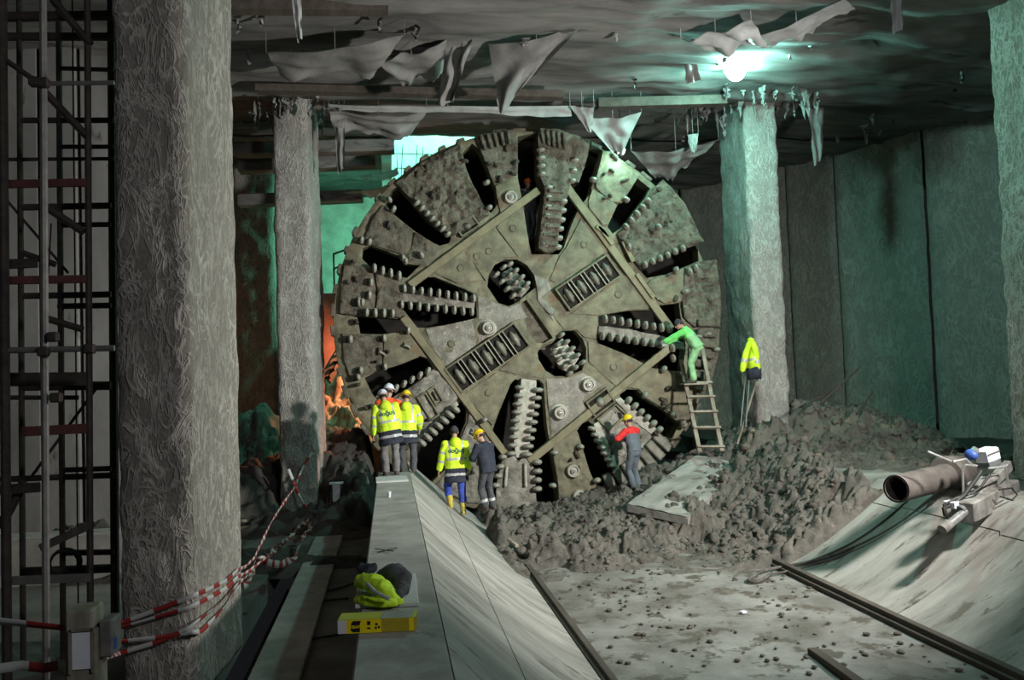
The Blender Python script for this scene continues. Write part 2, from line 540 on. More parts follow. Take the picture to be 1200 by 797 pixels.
# bench
mb = MB().box(((XB0 + XB1) / 2, (Y0 + 18.3) / 2, ZB / 2), (XB1 - XB0 - 0.004, 18.3 - Y0, ZB))
struct('trim_3', mb, M['bench'], bevel=0.015)
# right slope: cast slabs, joints across
ys = [2.0, 5.6, 8.9, 11.35, 13.75, 17.0, 20.6]
cradle = link('cradle_slab', None)
cradle.name = 'trim_4'
tag(cradle, None, None, None, 'structure')
for i in range(len(ys) - 1):
    a, b = ys[i] + 0.012, ys[i + 1] - 0.012
    lift = (0.0, 0.05, 0.0, 0.06, 0.0, 0.0)[i]
    for (t0, t1) in ((0, 0.795), (0.803, 1.0)):
        ts = [lerp(t0, t1, k / 10) for k in range(11)]
        rings = []
        for y in (a, b):
            ring = [V((slope_right(t).x, y, slope_right(t).z + lift * t)) for t in ts]
            if t1 == 1.0:
                ring.append(V((XT + 0.9, y, ZR + lift)))
                ring.append(V((XT + 0.9, y, ZR - 0.4)))
            else:
                ring.append(V((ring[-1].x, y, ring[-1].z - 0.3)))
            ring.append(V((ring[0].x, y, ring[0].z - 0.3)))
            rings.append(ring)
        MB().loft(rings).build('slab', M['concrete'], cradle, smooth=True)
# right ledge ground and far ground
mb = grid(30, 60, lambda u, v: V((lerp(XT + 0.7, 19, u), lerp(Y0, 34, v), ZR - 0.03 + 0.08 * fbm(V((u * 9, v * 24, 1))))))
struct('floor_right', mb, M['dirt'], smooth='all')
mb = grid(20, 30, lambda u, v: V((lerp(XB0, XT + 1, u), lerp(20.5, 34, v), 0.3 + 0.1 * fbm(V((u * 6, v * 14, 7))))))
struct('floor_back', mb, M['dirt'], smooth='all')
# left floor: dirt, a trench, a concrete strip beside it
TR = [atZ(285, 738, ZL), atZ(318, 738, ZL), atZ(352, 628, ZL), atZ(338, 628, ZL)]
mb = MB()
xs0, xs1 = -9.0, XB0
tx0, tx1, ty0, ty1 = -1.98, -1.52, 9.0, 16.4
mb.box(((xs0 + tx0) / 2, 18, ZL - 0.2), (tx0 - xs0, 32, 0.4))
mb.box(((tx1 + xs1) / 2, 18, ZL - 0.2), (xs1 - tx1, 32, 0.4))
mb.box(((tx0 + tx1) / 2, (2 + ty0) / 2, ZL - 0.2), (tx1 - tx0, ty0 - 2, 0.4))
mb.box(((tx0 + tx1) / 2, (ty1 + 34) / 2, ZL - 0.2), (tx1 - tx0, 34 - ty1, 0.4))
mb.box(((tx0 + tx1) / 2, (ty1 + ty0) / 2, ZL - 0.85), (tx1 - tx0, ty1 - ty0, 0.1))
struct('floor_left', mb, mat('dusty_grey_floor', (0.10, 0.097, 0.09), (0.20, 0.195, 0.18), 0.9, 0.9, bump=0.4, bscale=9))
mb = MB().box((-1.23, 10.6, ZL + 0.035), (0.52, 12.4, 0.07))
struct('trim_5', mb, M['bench'], bevel=0.01)


# rails: steel channel strips along both edges of the invert
def strip(name, x, w, h, y0, y1, m, label):
    mb = MB()
    mb.box((x, (y0 + y1) / 2, h / 2), (w, y1 - y0, h))
    mb.box((x - w * 0.5 - 0.03, (y0 + y1) / 2, 0.03), (0.06, y1 - y0, 0.06))
    return solo(name, mb, m, label, 'rail', bevel=0.006)


strip('guide_rail', XL + 0.02, 0.09, 0.10, 3.0, 17.4, M['wood_dark'], 'dark guide rail along the foot of the left concrete slope')
strip('guide_rail', XR - 0.04, 0.11, 0.13, 3.0, 18.9, M['wood_dark'], 'dark guide rail along the foot of the right concrete slope')

# walls
mb = grid(8, 8, lambda u, v: V((-8.0, lerp(-6, 34, u), lerp(0, 14, v))))
struct('wall_left', mb, M['wall_plain'])
mb = MB()
for k in range(5):
    x = -8.0 + k * .72
    mb.box((x + .33, 17.6 + .03 * (k % 2), 6.0), (.66, .3, 12.4))
mb.box((-6.2, 17.85, 6.0), (4.0, .3, 12.4))
struct('wall_left_return', mb, M['wall_plain'], bevel=.02)
mb = grid(8, 8, lambda u, v: V((lerp(-9, 22, u), 33.5, lerp(0, 18, v))))
struct('wall_back', mb, M['wall'])
# right wall: diaphragm panels with joints, each panel its own piece
WA, WB = V((17.8, 20.5, 0)), V((9.6, 33.4, 0))
wall_r = link('wall_right', None)
tag(wall_r, None, None, None, 'structure')
wd = (WB - WA).normalized()
wn = V((-wd.y, wd.x, 0))
if wn.y > 0:
    wn = -wn
ext = [-14.0, -9.0, -4.5, -0.4, 3.35, 6.2, 8.0, 12.5, 16.0]
for i in range(len(ext) - 1):
    a, b = ext[i] + 0.03, ext[i + 1] - 0.03
    off = (0.0, 0.05, -0.04, 0.0, 0.06, 0.0, -0.05, 0.04)[i % 8]
    n = max(6, int((b - a) * 8))
    rr = [[], []]
    def wp(u, v):
        s_ = lerp(a, b, u)
        z = lerp(0.5, ZC + 0.4, v)
        e = min(u, 1 - u)
        d = off + 0.05 * fbm(V((s_ * 1.5, z * 1.0, 5)), 5) - (0.10 if e < 1e-6 else 0)
        return WA + wd * s_ + wn * d + V((0, 0, z))
    grid(n, 60, wp).build('wall_panel', M['wall'], wall_r, smooth='all')


# ceiling with the hole of the shaft behind the machine
def ceil_fn(x0, x1, y0, y1, dz=0.0):
    def fn(u, v):
        x, y = lerp(x0, x1, u), lerp(y0, y1, v)
        e = min(u, 1 - u, v, 1 - v)
        h = 0.16 * fbm(V((x * 0.45, y * 1.3, 2.0)), 5) + 0.10 * abs(noise.noise(V((x * 0.3, y * 2.4, 9))))
        return V((x, y, ZC + dz - h))
    return fn


HX0, HX1, HY0, HY1 = 0.25, 5.0, 24.2, 28.6
mb = MB()
grid(150, 130, ceil_fn(-9, 21, 2, 20.2), mb)
grid(140, 40, ceil_fn(-9, 21, 20.2, HY0, 0.25), mb)
grid(50, 30, ceil_fn(-9, HX0, HY0, HY1, 0.2), mb)
grid(60, 30, ceil_fn(HX1, 21, HY0, HY1, 0.2), mb)
grid(100, 30, ceil_fn(-9, 21, HY1, 34, 0.2), mb)
struct('ceiling', mb, M['ceil'], smooth='all')
# shaft walls above the hole
mb = MB()
mb.box(((HX0 + HX1) / 2, HY1 + 0.15, 13.6), (HX1 - HX0 + 0.6, 0.3, 7))
mb.box((HX0 - 0.15, (HY0 + HY1) / 2, 13.6), (0.3, HY1 - HY0, 7))
mb.box((HX1 + 0.15, (HY0 + HY1) / 2, 13.6), (0.3, HY1 - HY0, 7))
struct('wall_shaft', mb, M['board'])

# ------------------------------------------------------------------ the cutterhead
YD = 21.0
DC = atY(621, 377, YD)
DR = (atY(843, 377, YD) - atY(398, 377, YD)).length / 2
disc = thing('tunnel_boring_cutterhead', 'huge round mud-caked steel cutterhead standing at the end of the hall', 'cutterhead', (DC.x, YD, 0.0))
PXM = DR / 222.5     # metres per photo pixel on the face


def P2(px, py):
    p = atY(px, py, YD)
    return V((p.x, p.z))


def inside(p, poly):
    x, y = p
    c = False
    j = len(poly) - 1
    for i in range(len(poly)):
        xi, yi = poly[i]
        xj, yj = poly[j]
        if (yi > y) != (yj > y) and x < (xj - xi) * (y - yi) / (yj - yi) + xi:
            c = not c
        j = i
    return c


def densify(poly, step):
    out = []
    n = len(poly)
    for i in range(n):
        a, b = V(poly[i]), V(poly[(i + 1) % n])
        k = max(1, int((b - a).length / step))
        out += [a + (b - a) * (q / k) for q in range(k)]
    return out


def relief(poly, holes=(), front=0.0, back=0.3, amp=0.01, step=0.08, freq=2.0, seed=0, rag=0.0):
    """plate in the face plane: outline and holes kept sharp, front relief from noise, walls back to the given depth"""
    rnd = random.Random(seed)
    loops = [densify(poly, step)] + [densify(h, step) for h in holes]
    if rag:
        for lp in loops:
            for i, p in enumerate(lp):
                lp[i] = p + V((noise.noise(V((p.x * 5, p.y * 5, seed))), noise.noise(V((p.x * 5, p.y * 5, seed + 9))))) * rag
    pts, edges = [], []
    for lp in loops:
        b = len(pts)
        pts += lp
        edges += [(b + i, b + (i + 1) % len(lp)) for i in range(len(lp))]
    xs = [p.x for p in loops[0]]; ys_ = [p.y for p in loops[0]]
    hb = [(min(p.x for p in l), max(p.x for p in l), min(p.y for p in l), max(p.y for p in l)) for l in loops[1:]]
    nb = len(pts)
    nx, ny = int((max(xs) - min(xs)) / step) + 1, int((max(ys_) - min(ys_)) / step) + 1
    cell = {}
    for p in pts:
        cell.setdefault((int(p.x / step), int(p.y / step)), []).append(p)
    for i in range(nx + 1):
        for j in range(ny + 1):
            p = V((min(xs) + i * step + rnd.uniform(-.25, .25) * step, min(ys_) + j * step + rnd.uniform(-.25, .25) * step))
            if not inside(p, loops[0]):
                continue
            if any(h[0] < p.x < h[1] and h[2] < p.y < h[3] and inside(p, l) for h, l in zip(hb, loops[1:])):
                continue
            ci, cj = int(p.x / step), int(p.y / step)
            if any((q - p).length < step * 0.55 for a in (-1, 0, 1) for b in (-1, 0, 1) for q in cell.get((ci + a, cj + b), ())):
                continue
            pts.append(p)
    v2, e2, f2, vo, _, _ = delaunay_2d_cdt(pts, edges, [], 0, 1e-5)
    tri = []
    for f in f2:
        c = sum((v2[i] for i in f), V((0, 0))) / len(f)
        if inside(c, loops[0]) and not any(h[0] < c.x < h[1] and h[2] < c.y < h[3] and inside(c, l) for h, l in zip(hb, loops[1:])):
            tri.append(tuple(f))
    isb = [min(o) < nb if o else False for o in vo]
    vs = []
    for p, b in zip(v2, isb):
        h = amp * (fbm(V((p.x * freq, p.y * freq, seed * 3.7)), 5) + 0.5 * abs(noise.noise(V((p.x * freq * 2.7, p.y * freq * 2.7, seed)))))
        if amp > .025:
            h += amp * .9 * (.35 - abs(noise.noise(V((p.x * 5.2, p.y * 5.2, seed + 20))))) + amp * .5 * noise.noise(V((p.x * 9, p.y * 9, seed)))
        if b:
            h = h * 0.5 - 0.012
        vs.append((p.x, YD - front - h, p.y))
    n = len(vs)
    ec = {}
    for f in tri:
        for i in range(len(f)):
            a, b = f[i], f[(i + 1) % len(f)]
            k = (min(a, b), max(a, b))
            ec[k] = None if k in ec else (a, b)
    be = [e for e in ec.values() if e]
    bi = {}
    for a, b in be:
        for q in (a, b):
            if q not in bi:
                bi[q] = len(vs)
                vs.append((vs[q][0], YD + back, vs[q][2]))
    walls = [(b, a, bi[a], bi[b]) for a, b in be]
    mb = MB()
    mb.add(vs, tri + walls)
    return mb


def pp(l):
    return [P2(*p) for p in l]


OPEN = dict(
    O1=[(605, 160), (629, 156), (690, 168), (706, 176), (697, 205), (692, 226), (684, 237), (677, 247), (668, 268), (661, 290), (655, 298), (623, 298), (620, 285), (613, 240), (607, 212)],
    O2=[(746, 208), (762, 221), (757, 231), (742, 250), (732, 264), (718, 274), (712, 266), (716, 252), (722, 243)],
    O3=[(748, 315), (800, 292), (818, 286), (819, 306), (783, 321), (758, 326)],
    O4=[(702, 370), (735, 364), (762, 363), (770, 358), (796, 355), (798, 372), (803, 390), (803, 410), (800, 436), (782, 434), (764, 431), (752, 425), (730, 414), (700, 402)],
    O5=[(726, 463), (735, 456), (747, 457), (754, 466), (784, 485), (796, 497), (788, 514), (770, 510), (752, 496), (735, 480)],
    O6=[(676, 505), (682, 497), (689, 493), (697, 499), (715, 535), (732, 575), (720, 583), (700, 572), (691, 552)],
    O7=[(598, 451), (603, 445), (632, 445), (637, 450), (641, 500), (646, 530), (652, 560), (653, 592), (577, 592), (577, 505), (584, 485)],
    O8=[(525, 482), (535, 473), (541, 471), (547, 480), (546, 494), (535, 522), (524, 548), (505, 566), (480, 548), (484, 530), (495, 515)],
    O9=[(427, 443), (440, 436), (470, 427), (492, 418), (501, 421), (508, 432), (498, 441), (472, 459), (446, 474), (436, 462)],
    O10=[(418, 370), (470, 374), (482, 387), (448, 392), (422, 391)],
    O11=[(497, 323), (505, 322), (530, 333), (558, 345), (559, 372), (530, 380), (500, 384), (489, 384), (472, 362), (474, 338)],
    O12=[(425, 291), (434, 287), (468, 300), (474, 309), (492, 311), (477, 326), (455, 320), (436, 315), (424, 303)],
    O13=[(460, 222), (467, 218), (483, 236), (500, 257), (529, 278), (526, 285), (515, 288), (505, 283), (485, 270), (459, 249), (451, 238)],
    O14=[(541, 180), (553, 168), (562, 175), (571, 197), (581, 221), (584, 238), (575, 250), (566, 240), (557, 222), (548, 202)],
    C1=[(571, 336), (573, 322), (580, 310), (592, 304), (606, 304), (618, 311), (627, 324), (628, 337), (617, 345), (607, 354), (596, 359), (584, 355)],
    C2=[(630, 413), (636, 404), (650, 398), (658, 388), (674, 387), (683, 397), (687, 408), (687, 422), (682, 434), (666, 441), (650, 441), (639, 434), (631, 421)],
    CH=[(611, 355), (617, 351), (648, 396), (638, 402), (628, 402), (618, 388)],
)
NRIM = 96
rim = [V((DC.x + DR * math.cos(2 * PI * k / NRIM), DC.z + DR * math.sin(2 * PI * k / NRIM))) for k in range(NRIM)]
holes = [pp(h) for h in OPEN.values()]
relief(rim, holes, 0.0, 0.45, 0.045, 0.075, 1.6, 1).build('face_plate', M['steel'], disc, smooth=True)
# drum shell behind the face, rear bulkhead, so the openings are deep and dark
mb = MB()
n = 96
rg = []
for (rad, y) in ((DR - 0.02, YD + 0.05), (DR + 0.02, YD + 0.2), (DR + 0.02, YD + 1.5), (DR - 0.12, YD + 1.5), (DR - 0.12, YD + 0.46)):
    rg.append([V((DC.x + rad * math.cos(2 * PI * k / n), y, DC.z + rad * math.sin(2 * PI * k / n))) for k in range(n)])
mb.loft(rg, cap=False)
mb.build('drum_shell', M['steel_mud'], disc, smooth=True)
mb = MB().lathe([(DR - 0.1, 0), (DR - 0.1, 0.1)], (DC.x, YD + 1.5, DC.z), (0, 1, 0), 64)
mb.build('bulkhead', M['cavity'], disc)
mb = MB()
mb.prism([V((p.x, YD + 0.2, p.y)) for p in pp([(604, 350), (622, 344), (655, 396), (640, 410), (615, 405)])], (0, 0.06, 0))
mb.build('channel_floor', M['steel_mud'], disc)

# raised plates, seams left open between them (photo outlines on the face)
PLATES = [
    # name, outline, material, lift, amp
    ('inner_plate', [(507, 319), (542, 296), (566, 328), (536, 332)], 'steel', .05, .008),
    ('inner_plate', [(545, 295), (566, 281), (580, 268), (605, 301), (591, 302), (579, 309), (572, 321), (569, 329)], 'steel', .05, .008),
    ('inner_plate', [(582, 267), (589, 257), (611, 241), (619, 286), (621, 298), (608, 302)], 'steel', .05, .008),
    ('inner_plate', [(663, 291), (681, 256), (692, 266), (714, 293), (650, 331), (644, 328), (656, 300)], 'steel', .05, .012),
    ('inner_plate', [(626, 322), (642, 329), (646, 339), (634, 349), (650, 364), (648, 376), (630, 352), (629, 338)], 'steel_wet', .05, .03),
    ('inner_plate', [(669, 368), (729, 322), (738, 325), (764, 356), (759, 362), (734, 363), (703, 369)], 'steel', .05, .008),
    ('inner_plate', [(650, 372), (666, 369), (700, 371), (699, 398), (689, 396), (684, 395), (675, 386), (660, 386)], 'steel', .05, .008),
    ('inner_plate', [(689, 400), (701, 404), (748, 427), (722, 453), (708, 441), (690, 424)], 'steel', .05, .008),
    ('inner_plate', [(640, 444), (668, 443), (683, 437), (705, 451), (682, 470), (687, 479), (646, 512), (642, 470)], 'steel_wet', .05, .014),
    ('inner_plate', [(543, 463), (581, 437), (606, 441), (597, 449), (583, 484), (577, 498)], 'steel', .05, .008),
    ('inner_plate', [(499, 386), (555, 374), (557, 405), (523, 429), (508, 410)], 'steel_wet', .05, .012),
    ('inner_plate', [(560, 347), (585, 357), (596, 361), (608, 356), (618, 372), (605, 375), (560, 402), (561, 374)], 'steel_wet', .05, .014),
    ('inner_plate', [(585, 434), (620, 402), (629, 405), (628, 420), (638, 436), (634, 443), (606, 438)], 'steel', .05, .008),
    ('inner_plate', [(500, 325), (510, 325), (540, 337), (556, 343), (566, 331), (536, 334), (507, 321)], 'steel', .04, .008),
    ('sector_plate', [(556, 160), (600, 153), (606, 161), (606, 204), (590, 213), (577, 214), (566, 184)], 'steel_mud', .10, .05),
    ('sector_plate', [(580, 219), (606, 208), (612, 238), (588, 256), (584, 240)], 'steel', .08, .02),
    ('sector_plate', [(464, 216), (500, 188), (539, 170), (547, 204), (556, 222), (566, 241), (574, 252), (560, 262), (530, 277), (500, 256), (484, 236)], 'steel_mud', .12, .13),
    ('sector_plate', [(437, 256), (449, 241), (458, 250), (484, 271), (480, 290), (471, 299), (434, 286), (426, 284)], 'steel_mud', .10, .05),
    ('sector_plate', [(486, 272), (514, 289), (504, 314), (493, 310), (476, 307), (474, 300), (483, 290)], 'steel_mud', .07, .03),
    ('sector_plate', [(404, 312), (410, 308), (436, 315), (441, 340), (438, 369), (416, 370), (399, 368), (400, 336)], 'steel_mud', .12, .06),
    ('sector_plate', [(438, 316), (456, 321), (476, 327), (473, 338), (471, 362), (470, 373), (440, 370), (443, 340)], 'steel_mud', .16, .05),
    ('sector_plate', [(401, 391), (422, 392), (449, 393), (447, 432), (428, 441), (412, 446), (403, 420)], 'steel_mud', .10, .05),
    ('sector_plate', [(451, 393), (484, 388), (499, 408), (501, 420), (492, 417), (470, 426), (449, 432)], 'steel', .07, .015),
    ('sector_plate', [(498, 442), (506, 434), (520, 436), (537, 463), (534, 472), (524, 481), (497, 511), (486, 520), (470, 502), (462, 470), (472, 460)], 'steel_wet', .08, .03),
    ('sector_plate', [(706, 178), (714, 178), (748, 206), (742, 216), (728, 239), (716, 237), (698, 222), (697, 212)], 'steel', .10, .035),
    ('sector_plate', [(694, 222), (718, 237), (722, 242), (712, 264), (706, 264), (690, 244), (689, 236)], 'steel', .08, .02),
    ('sector_plate', [(763, 223), (775, 212), (800, 240), (822, 284), (800, 291), (749, 315), (735, 298), (722, 276), (733, 264), (743, 250), (758, 232)], 'steel_mud', .16, .11),
    ('sector_plate', [(762, 328), (784, 322), (800, 315), (800, 353), (778, 356), (770, 352), (757, 334)], 'steel', .08, .03),
    ('sector_plate', [(802, 314), (820, 307), (838, 305), (843, 352), (842, 384), (812, 384), (800, 372), (798, 352)], 'steel_mud', .12, .10),
    ('sector_plate', [(726, 455), (752, 428), (764, 433), (782, 436), (790, 440), (786, 484), (756, 466), (748, 456), (736, 454)], 'steel', .08, .02),
    ('sector_plate', [(647, 516), (672, 498), (677, 508), (690, 552), (699, 573), (712, 590), (700, 600), (655, 600), (653, 560), (647, 530)], 'steel', .08, .03),
    ('sector_plate', [(717, 536), (704, 506), (700, 490), (720, 474), (736, 482), (752, 498), (770, 512), (786, 516), (776, 534), (752, 560), (734, 574)], 'steel_wet', .08, .03),
    ('sector_plate', [(812, 388), (842, 386), (840, 418), (832, 448), (806, 440), (806, 410)], 'steel_mud', .10, .06),
    ('sector_plate', [(509, 570), (524, 552), (548, 495), (549, 482), (576, 508), (576, 592), (545, 588)], 'steel_wet', .06, .03),
]
for k, (nm, poly, mt, lift, amp) in enumerate(PLATES):
    relief(pp(poly), (), lift, 0.0, amp, 0.05 if amp > .025 else 0.12, 2.6 if amp > .04 else 2.0, k + 11, 0.012 if amp > .04 else 0.0).build(nm, M[mt], disc, smooth=True)


def on(px, py, off=0.0):
    p = P2(px, py)
    return V((p.x, YD - off, p.y))


# four straight ribs that run over the plates and bridge the openings
for (a, b, w) in (((480, 335), (630, 224), 9), ((660, 216), (785, 386), 9.5), ((788, 404), (619, 541), 9), ((592, 532), (472, 372), 8)):
    mb = MB().bar(on(*a, 0.05), on(*b, 0.05), w * PXM, 0.17, up=(0, -1, 0))
    mb.build('ring_rib', M['rib'], disc, bevel=0.015)
# broken length of flat bar lying on the upper right rib
for (a, b) in (((697, 266), (712, 278)), ((728, 284), (740, 308)), ((700, 266), (716, 288)), ((744, 322), (764, 350))):
    MB().bar(on(*a, 0.17), on(*b, 0.17), 5 * PXM, 0.06, up=(0, -1, 0)).build('weld_strip', M['rib'], disc, bevel=0.01)


# cutter teeth: one rounded block, copied with shared mesh
def tooth_mesh(name, m):
    bm = bmesh.new()
    bmesh.ops.create_cube(bm, size=1.0)
    for v in bm.verts:
        if v.co.z > 0:
            v.co.y *= 0.84
            v.co.x = v.co.x * 0.92 + 0.02
    bmesh.ops.bevel(bm, geom=list(bm.edges), offset=0.16, segments=2, affect='EDGES', clamp_overlap=True)
    me = bpy.data.meshes.new(name)
    bm.to_mesh(me)
    bm.free()
    me.materials.append(m)
    me.polygons.foreach_set('use_smooth', [True] * len(me.polygons))
    return me


TOOTH = tooth_mesh('cutter_tooth', M['tooth'])
TOOTH_MUD = tooth_mesh('cutter_tooth_mud', M['steel_mud'])
rt = random.Random(5)


def tooth(px, py, ang, ln=9.5, wd=5.4, off=0.18, me=None, nm='cutter_tooth', ht=0.26):
    """ang: photo direction the tooth points to, degrees, 0 right, 90 up"""
    a = R(ang + rt.uniform(-4, 4))
    d = V((math.cos(a), 0, math.sin(a)))
    nrm = V((0, -1, 0))
    y = nrm.cross(d)
    o = bpy.data.objects.new(nm, me or TOOTH)
    COL.objects.link(o)
    o.parent = disc
    p = on(px, py, off) - ORG[disc.name]
    s = rt.uniform(.92, 1.08)
    o.matrix_local = Matrix.Translation(p) @ Matrix((d, y, nrm)).transposed().to_4x4() @ Matrix.Diagonal((ln * PXM * s, wd * PXM, ht, 1))
    return o


def row(p, q, n, ang, **kw):
    for i in range(n):
        t = i / max(1, n - 1)
        tooth(lerp(p[0], q[0], t), lerp(p[1], q[1], t), ang, **kw)


def barplate(nm, poly, m, front, back, amp=.04, seed=0):
    return relief(pp(poly), (), front, back, amp, 0.07, 3.2, seed, 0.02).build(nm, M[m], disc, smooth=True)


# top spoke
barplate('tooth_spoke', [(629, 153), (655, 154), (662, 190), (668, 214), (657, 250), (651, 294), (639, 297), (629, 292), (634, 250), (637, 224), (630, 206)], 'steel_mud', .22, .5, .06, 51)
barplate('tooth_spoke', [(656, 155), (690, 167), (684, 195), (676, 216), (668, 212), (662, 188)], 'steel_mud', .20, .5, .06, 52)
row((632, 178), (633, 206), 4, 180, ln=9)
row((671, 190), (668, 214), 3, 0, ln=9)
row((641, 222), (637, 288), 7, 180, ln=9.5, wd=6)
row((658, 238), (651, 291), 6, 0, ln=9.5, wd=6)
for i in range(7):   # cross ridges of the spoke
    MB().bar(on(640 - i * .6, 226 + i * 10.2, .26), on(658 - i * 1.2, 227 + i * 10.2, .26), 4.6 * PXM, .14, up=(0, -1, 0)).build('spoke_ridge', M['steel_mud'], disc, bevel=0.02)
for i in range(5):   # wear fingers at the rim
    MB().bar(on(632 + i * 6.5, 154 + i * 1.2, .26), on(635 + i * 6, 172 + i * 1.8, .26), 3.6 * PXM, .12, up=(0, -1, 0)).build('wear_bar', M['steel_mud'], disc, bevel=0.02)
for i in range(5):
    MB().bar(on(562 + i * 8, 161 - i * 1.2, .2), on(568 + i * 7, 178 - i * 1.6, .2), 3.6 * PXM, .12, up=(0, -1, 0)).build('wear_bar', M['steel_mud'], disc, bevel=0.02)
# left spoke with double row
barplate('tooth_spoke', [(470, 344), (500, 346), (556, 355), (555, 362), (500, 357), (470, 354)], 'steel_wet', .10, .5, .05, 53)
row((473.6, 339), (554, 350.5), 9, 90)
row((470.6, 357.5), (552, 366), 9, -90, ln=9.5)
row((439, 316), (467.6, 324.5), 4, 90, off=.26)
row((430, 367), (460, 368), 4, -90, off=.26)
row((435, 332), (433, 347), 2, 90, off=.24)
row((421, 355), (425, 355), 2, -90, off=.24)
# right spoke with double row
barplate('tooth_spoke', [(701, 382), (735, 386), (783, 396), (800, 402), (800, 410), (782, 408), (735, 398), (700, 393)], 'steel_wet', .10, .5, .05, 54)
row((707, 374.5), (782, 386), 9, 92)
row((704, 394), (772, 404), 8, -92)
row((785, 408), (786, 420), 2, -80)
# bottom spine
barplate('tooth_spine', [(611, 444), (628, 446), (626, 470), (622, 500), (618, 536), (604, 536), (601, 510), (606, 470)], 'pale', .12, .5, .05, 55)
barplate('tooth_spine', [(594, 534), (600, 531), (607, 540), (617, 533), (624, 540), (628, 575), (628, 598), (580, 598), (582, 560), (588, 540)], 'steel_wet', .10, .5, .03, 56)
row((608, 454), (598, 531), 9, 180, wd=5.6, ln=10.5)
row((628.5, 457), (616, 532), 9, 0, wd=5.6, ln=11)
row((588, 535), (580, 568), 4, 180, wd=6, ln=9)
row((628, 541), (628, 572), 4, 0, wd=6, ln=10)
for (a, b) in (((593, 545), (591, 570)), ((614, 542), (615, 570))):
    MB().bar(on(*a, .16), on(*b, .16), 3 * PXM, .1, up=(0, -1, 0)).build('grout_streak', M['pale'], disc, bevel=0.02)
# slots on the lower left and lower right
row((532.5, 479), (494, 518), 7, -38, ln=11.5, wd=6.6, off=.25)
row((501, 435), (464, 455), 5, 65, ln=10, wd=6, off=.2)
row((734, 469), (770, 503), 6, 52, ln=9, wd=6, off=.2)
row((691.5, 502), (714, 545), 7, 165, ln=9, wd=5.6, off=.2)
barplate('grout_ridge', [(694, 497), (700, 494), (719, 536), (722, 548), (714, 546), (702, 522)], 'pale', .15, .1, .05, 57)
barplate('grout_ridge', [(719, 468), (726, 466), (772, 506), (768, 512), (752, 502), (735, 486)], 'pale', .13, .1, .05, 58)
barplate('grout_ridge', [(485, 518), (534, 470), (537, 474), (497, 516), (490, 524)], 'pale', .10, .1, .05, 59)
# upper left slots, big right plate
row((488, 240), (524, 276), 7, -140, ln=8, wd=5.4, off=.22)
row((756, 238), (730, 268), 5, 125, ln=8, wd=5.4, off=.26)
row((752, 312), (796, 293), 6, -70, ln=8, wd=5.4, off=.26)
row((805, 320), (812, 316), 2, 110, off=.2)
for (x, y, a) in ((569, 216, 200), (572, 245, 200), (693, 213, 160), (731, 236, -30), (734, 291, 100), (769, 268, 120), (472, 304, 100), (475, 307, -80), (450, 397, 95), (451, 430, -85),
                  (424, 283, 80), (433, 285, 80), (411, 398, 90), (420, 442, -80), (423, 434, -80), (775, 433, 60), (753, 463, -130), (786, 486, -80), (798, 498, 40), (678, 523, 0), (697, 562, 20), (648, 530, 180), (646, 568, 180), (789, 318, 90),
                  (800, 343, 0), (815, 395, 0), (826, 392, 0), (836, 410, 0), (570, 535, 90), (566, 492, 30), (797, 495, 60), (478, 388, 90), (493, 300, -60), (456, 236, 120), (461, 247, 60)):
    tooth(x, y, a, ln=8, wd=5.6, off=.2)
# cutters inside the two centre openings
barplate('centre_cutter_bar', [(588, 320), (600, 312), (622, 336), (612, 348), (604, 346)], 'steel_wet', -.1, .4, .06, 60)
barplate('centre_cutter_bar', [(646, 408), (660, 396), (680, 420), (668, 436), (658, 432)], 'pale', -.1, .4, .06, 61)
row((581, 322), (601, 347), 4, 215, ln=9, wd=5.5, off=.05)
row((597, 310), (617, 333), 4, 35, ln=9, wd=5.5, off=.05)
row((589, 314), (610, 341), 4, 35, ln=8, wd=5, off=.12)
row((648, 413), (667, 438), 4, 215, ln=8.5, wd=5, off=.05)
row((657, 393), (682, 425), 5, 35, ln=8.5, wd=5, off=.05)
row((652, 405), (673, 431), 5, 35, ln=8, wd=5, off=.12)
# loose debris crumbs on muddy plates
CR = [tooth_mesh('mud_crumb', M['steel_mud'])]
for i in range(150):
    a, q = rt.uniform(0, 2 * PI), rt.uniform(.74, .985) * 222
    x, y = 620.5 + q * math.cos(a), 376 + q * math.sin(a)
    if y > 560 or any(inside((x, y), h) for h in OPEN.values()):
        continue
    tooth(x, y, rt.uniform(0, 360), ln=rt.uniform(3, 10), wd=rt.uniform(3, 6), off=.16, me=CR[0], nm='mud_crumb', ht=rt.uniform(.08, .25))


# disc-cutter bosses: stacked rings
def boss(px, py, r):
    mb = MB().lathe([(r * 1.25, 0), (r * 1.25, .03), (r, .04), (r, .15), (r * .86, .19), (r * .66, .19), (r * .62, .15), (r * .42, .15), (r * .40, .21), (r * .22, .22), (r * .2, .18)], on(px, py, .04), (0, -1, 0), 24)
    o = mb.build('cutter_boss', M['tooth'], disc, smooth=True)
    MB().lathe([(r * .17, 0), (r * .17, .05), (r * .1, .06)], on(px, py, .21), (0, -1, 0), 10).build('boss_bolt', M['chrome'], o, smooth=True)


for (x, y) in ((597.5, 233), (571.5, 385), (688, 451), (655, 483.5), (670, 551), (677, 581)):
    boss(x, y, 8 * PXM)
for (x, y) in ((540, 314.5), (573, 295), (601, 268), (529, 403), (572.5, 460), (684, 287), (724, 345), (718.5, 430), (559, 301), (480, 404), (757, 306), (661, 200)):
    MB().lathe([(4.3 * PXM, 0), (4.3 * PXM, .075), (3.4 * PXM, .085), (3.2 * PXM, .07), (.6 * PXM, .07)], on(x, y, 0), (0, -1, 0), 16).build('plug_lid', M['steel'], disc, smooth=True)
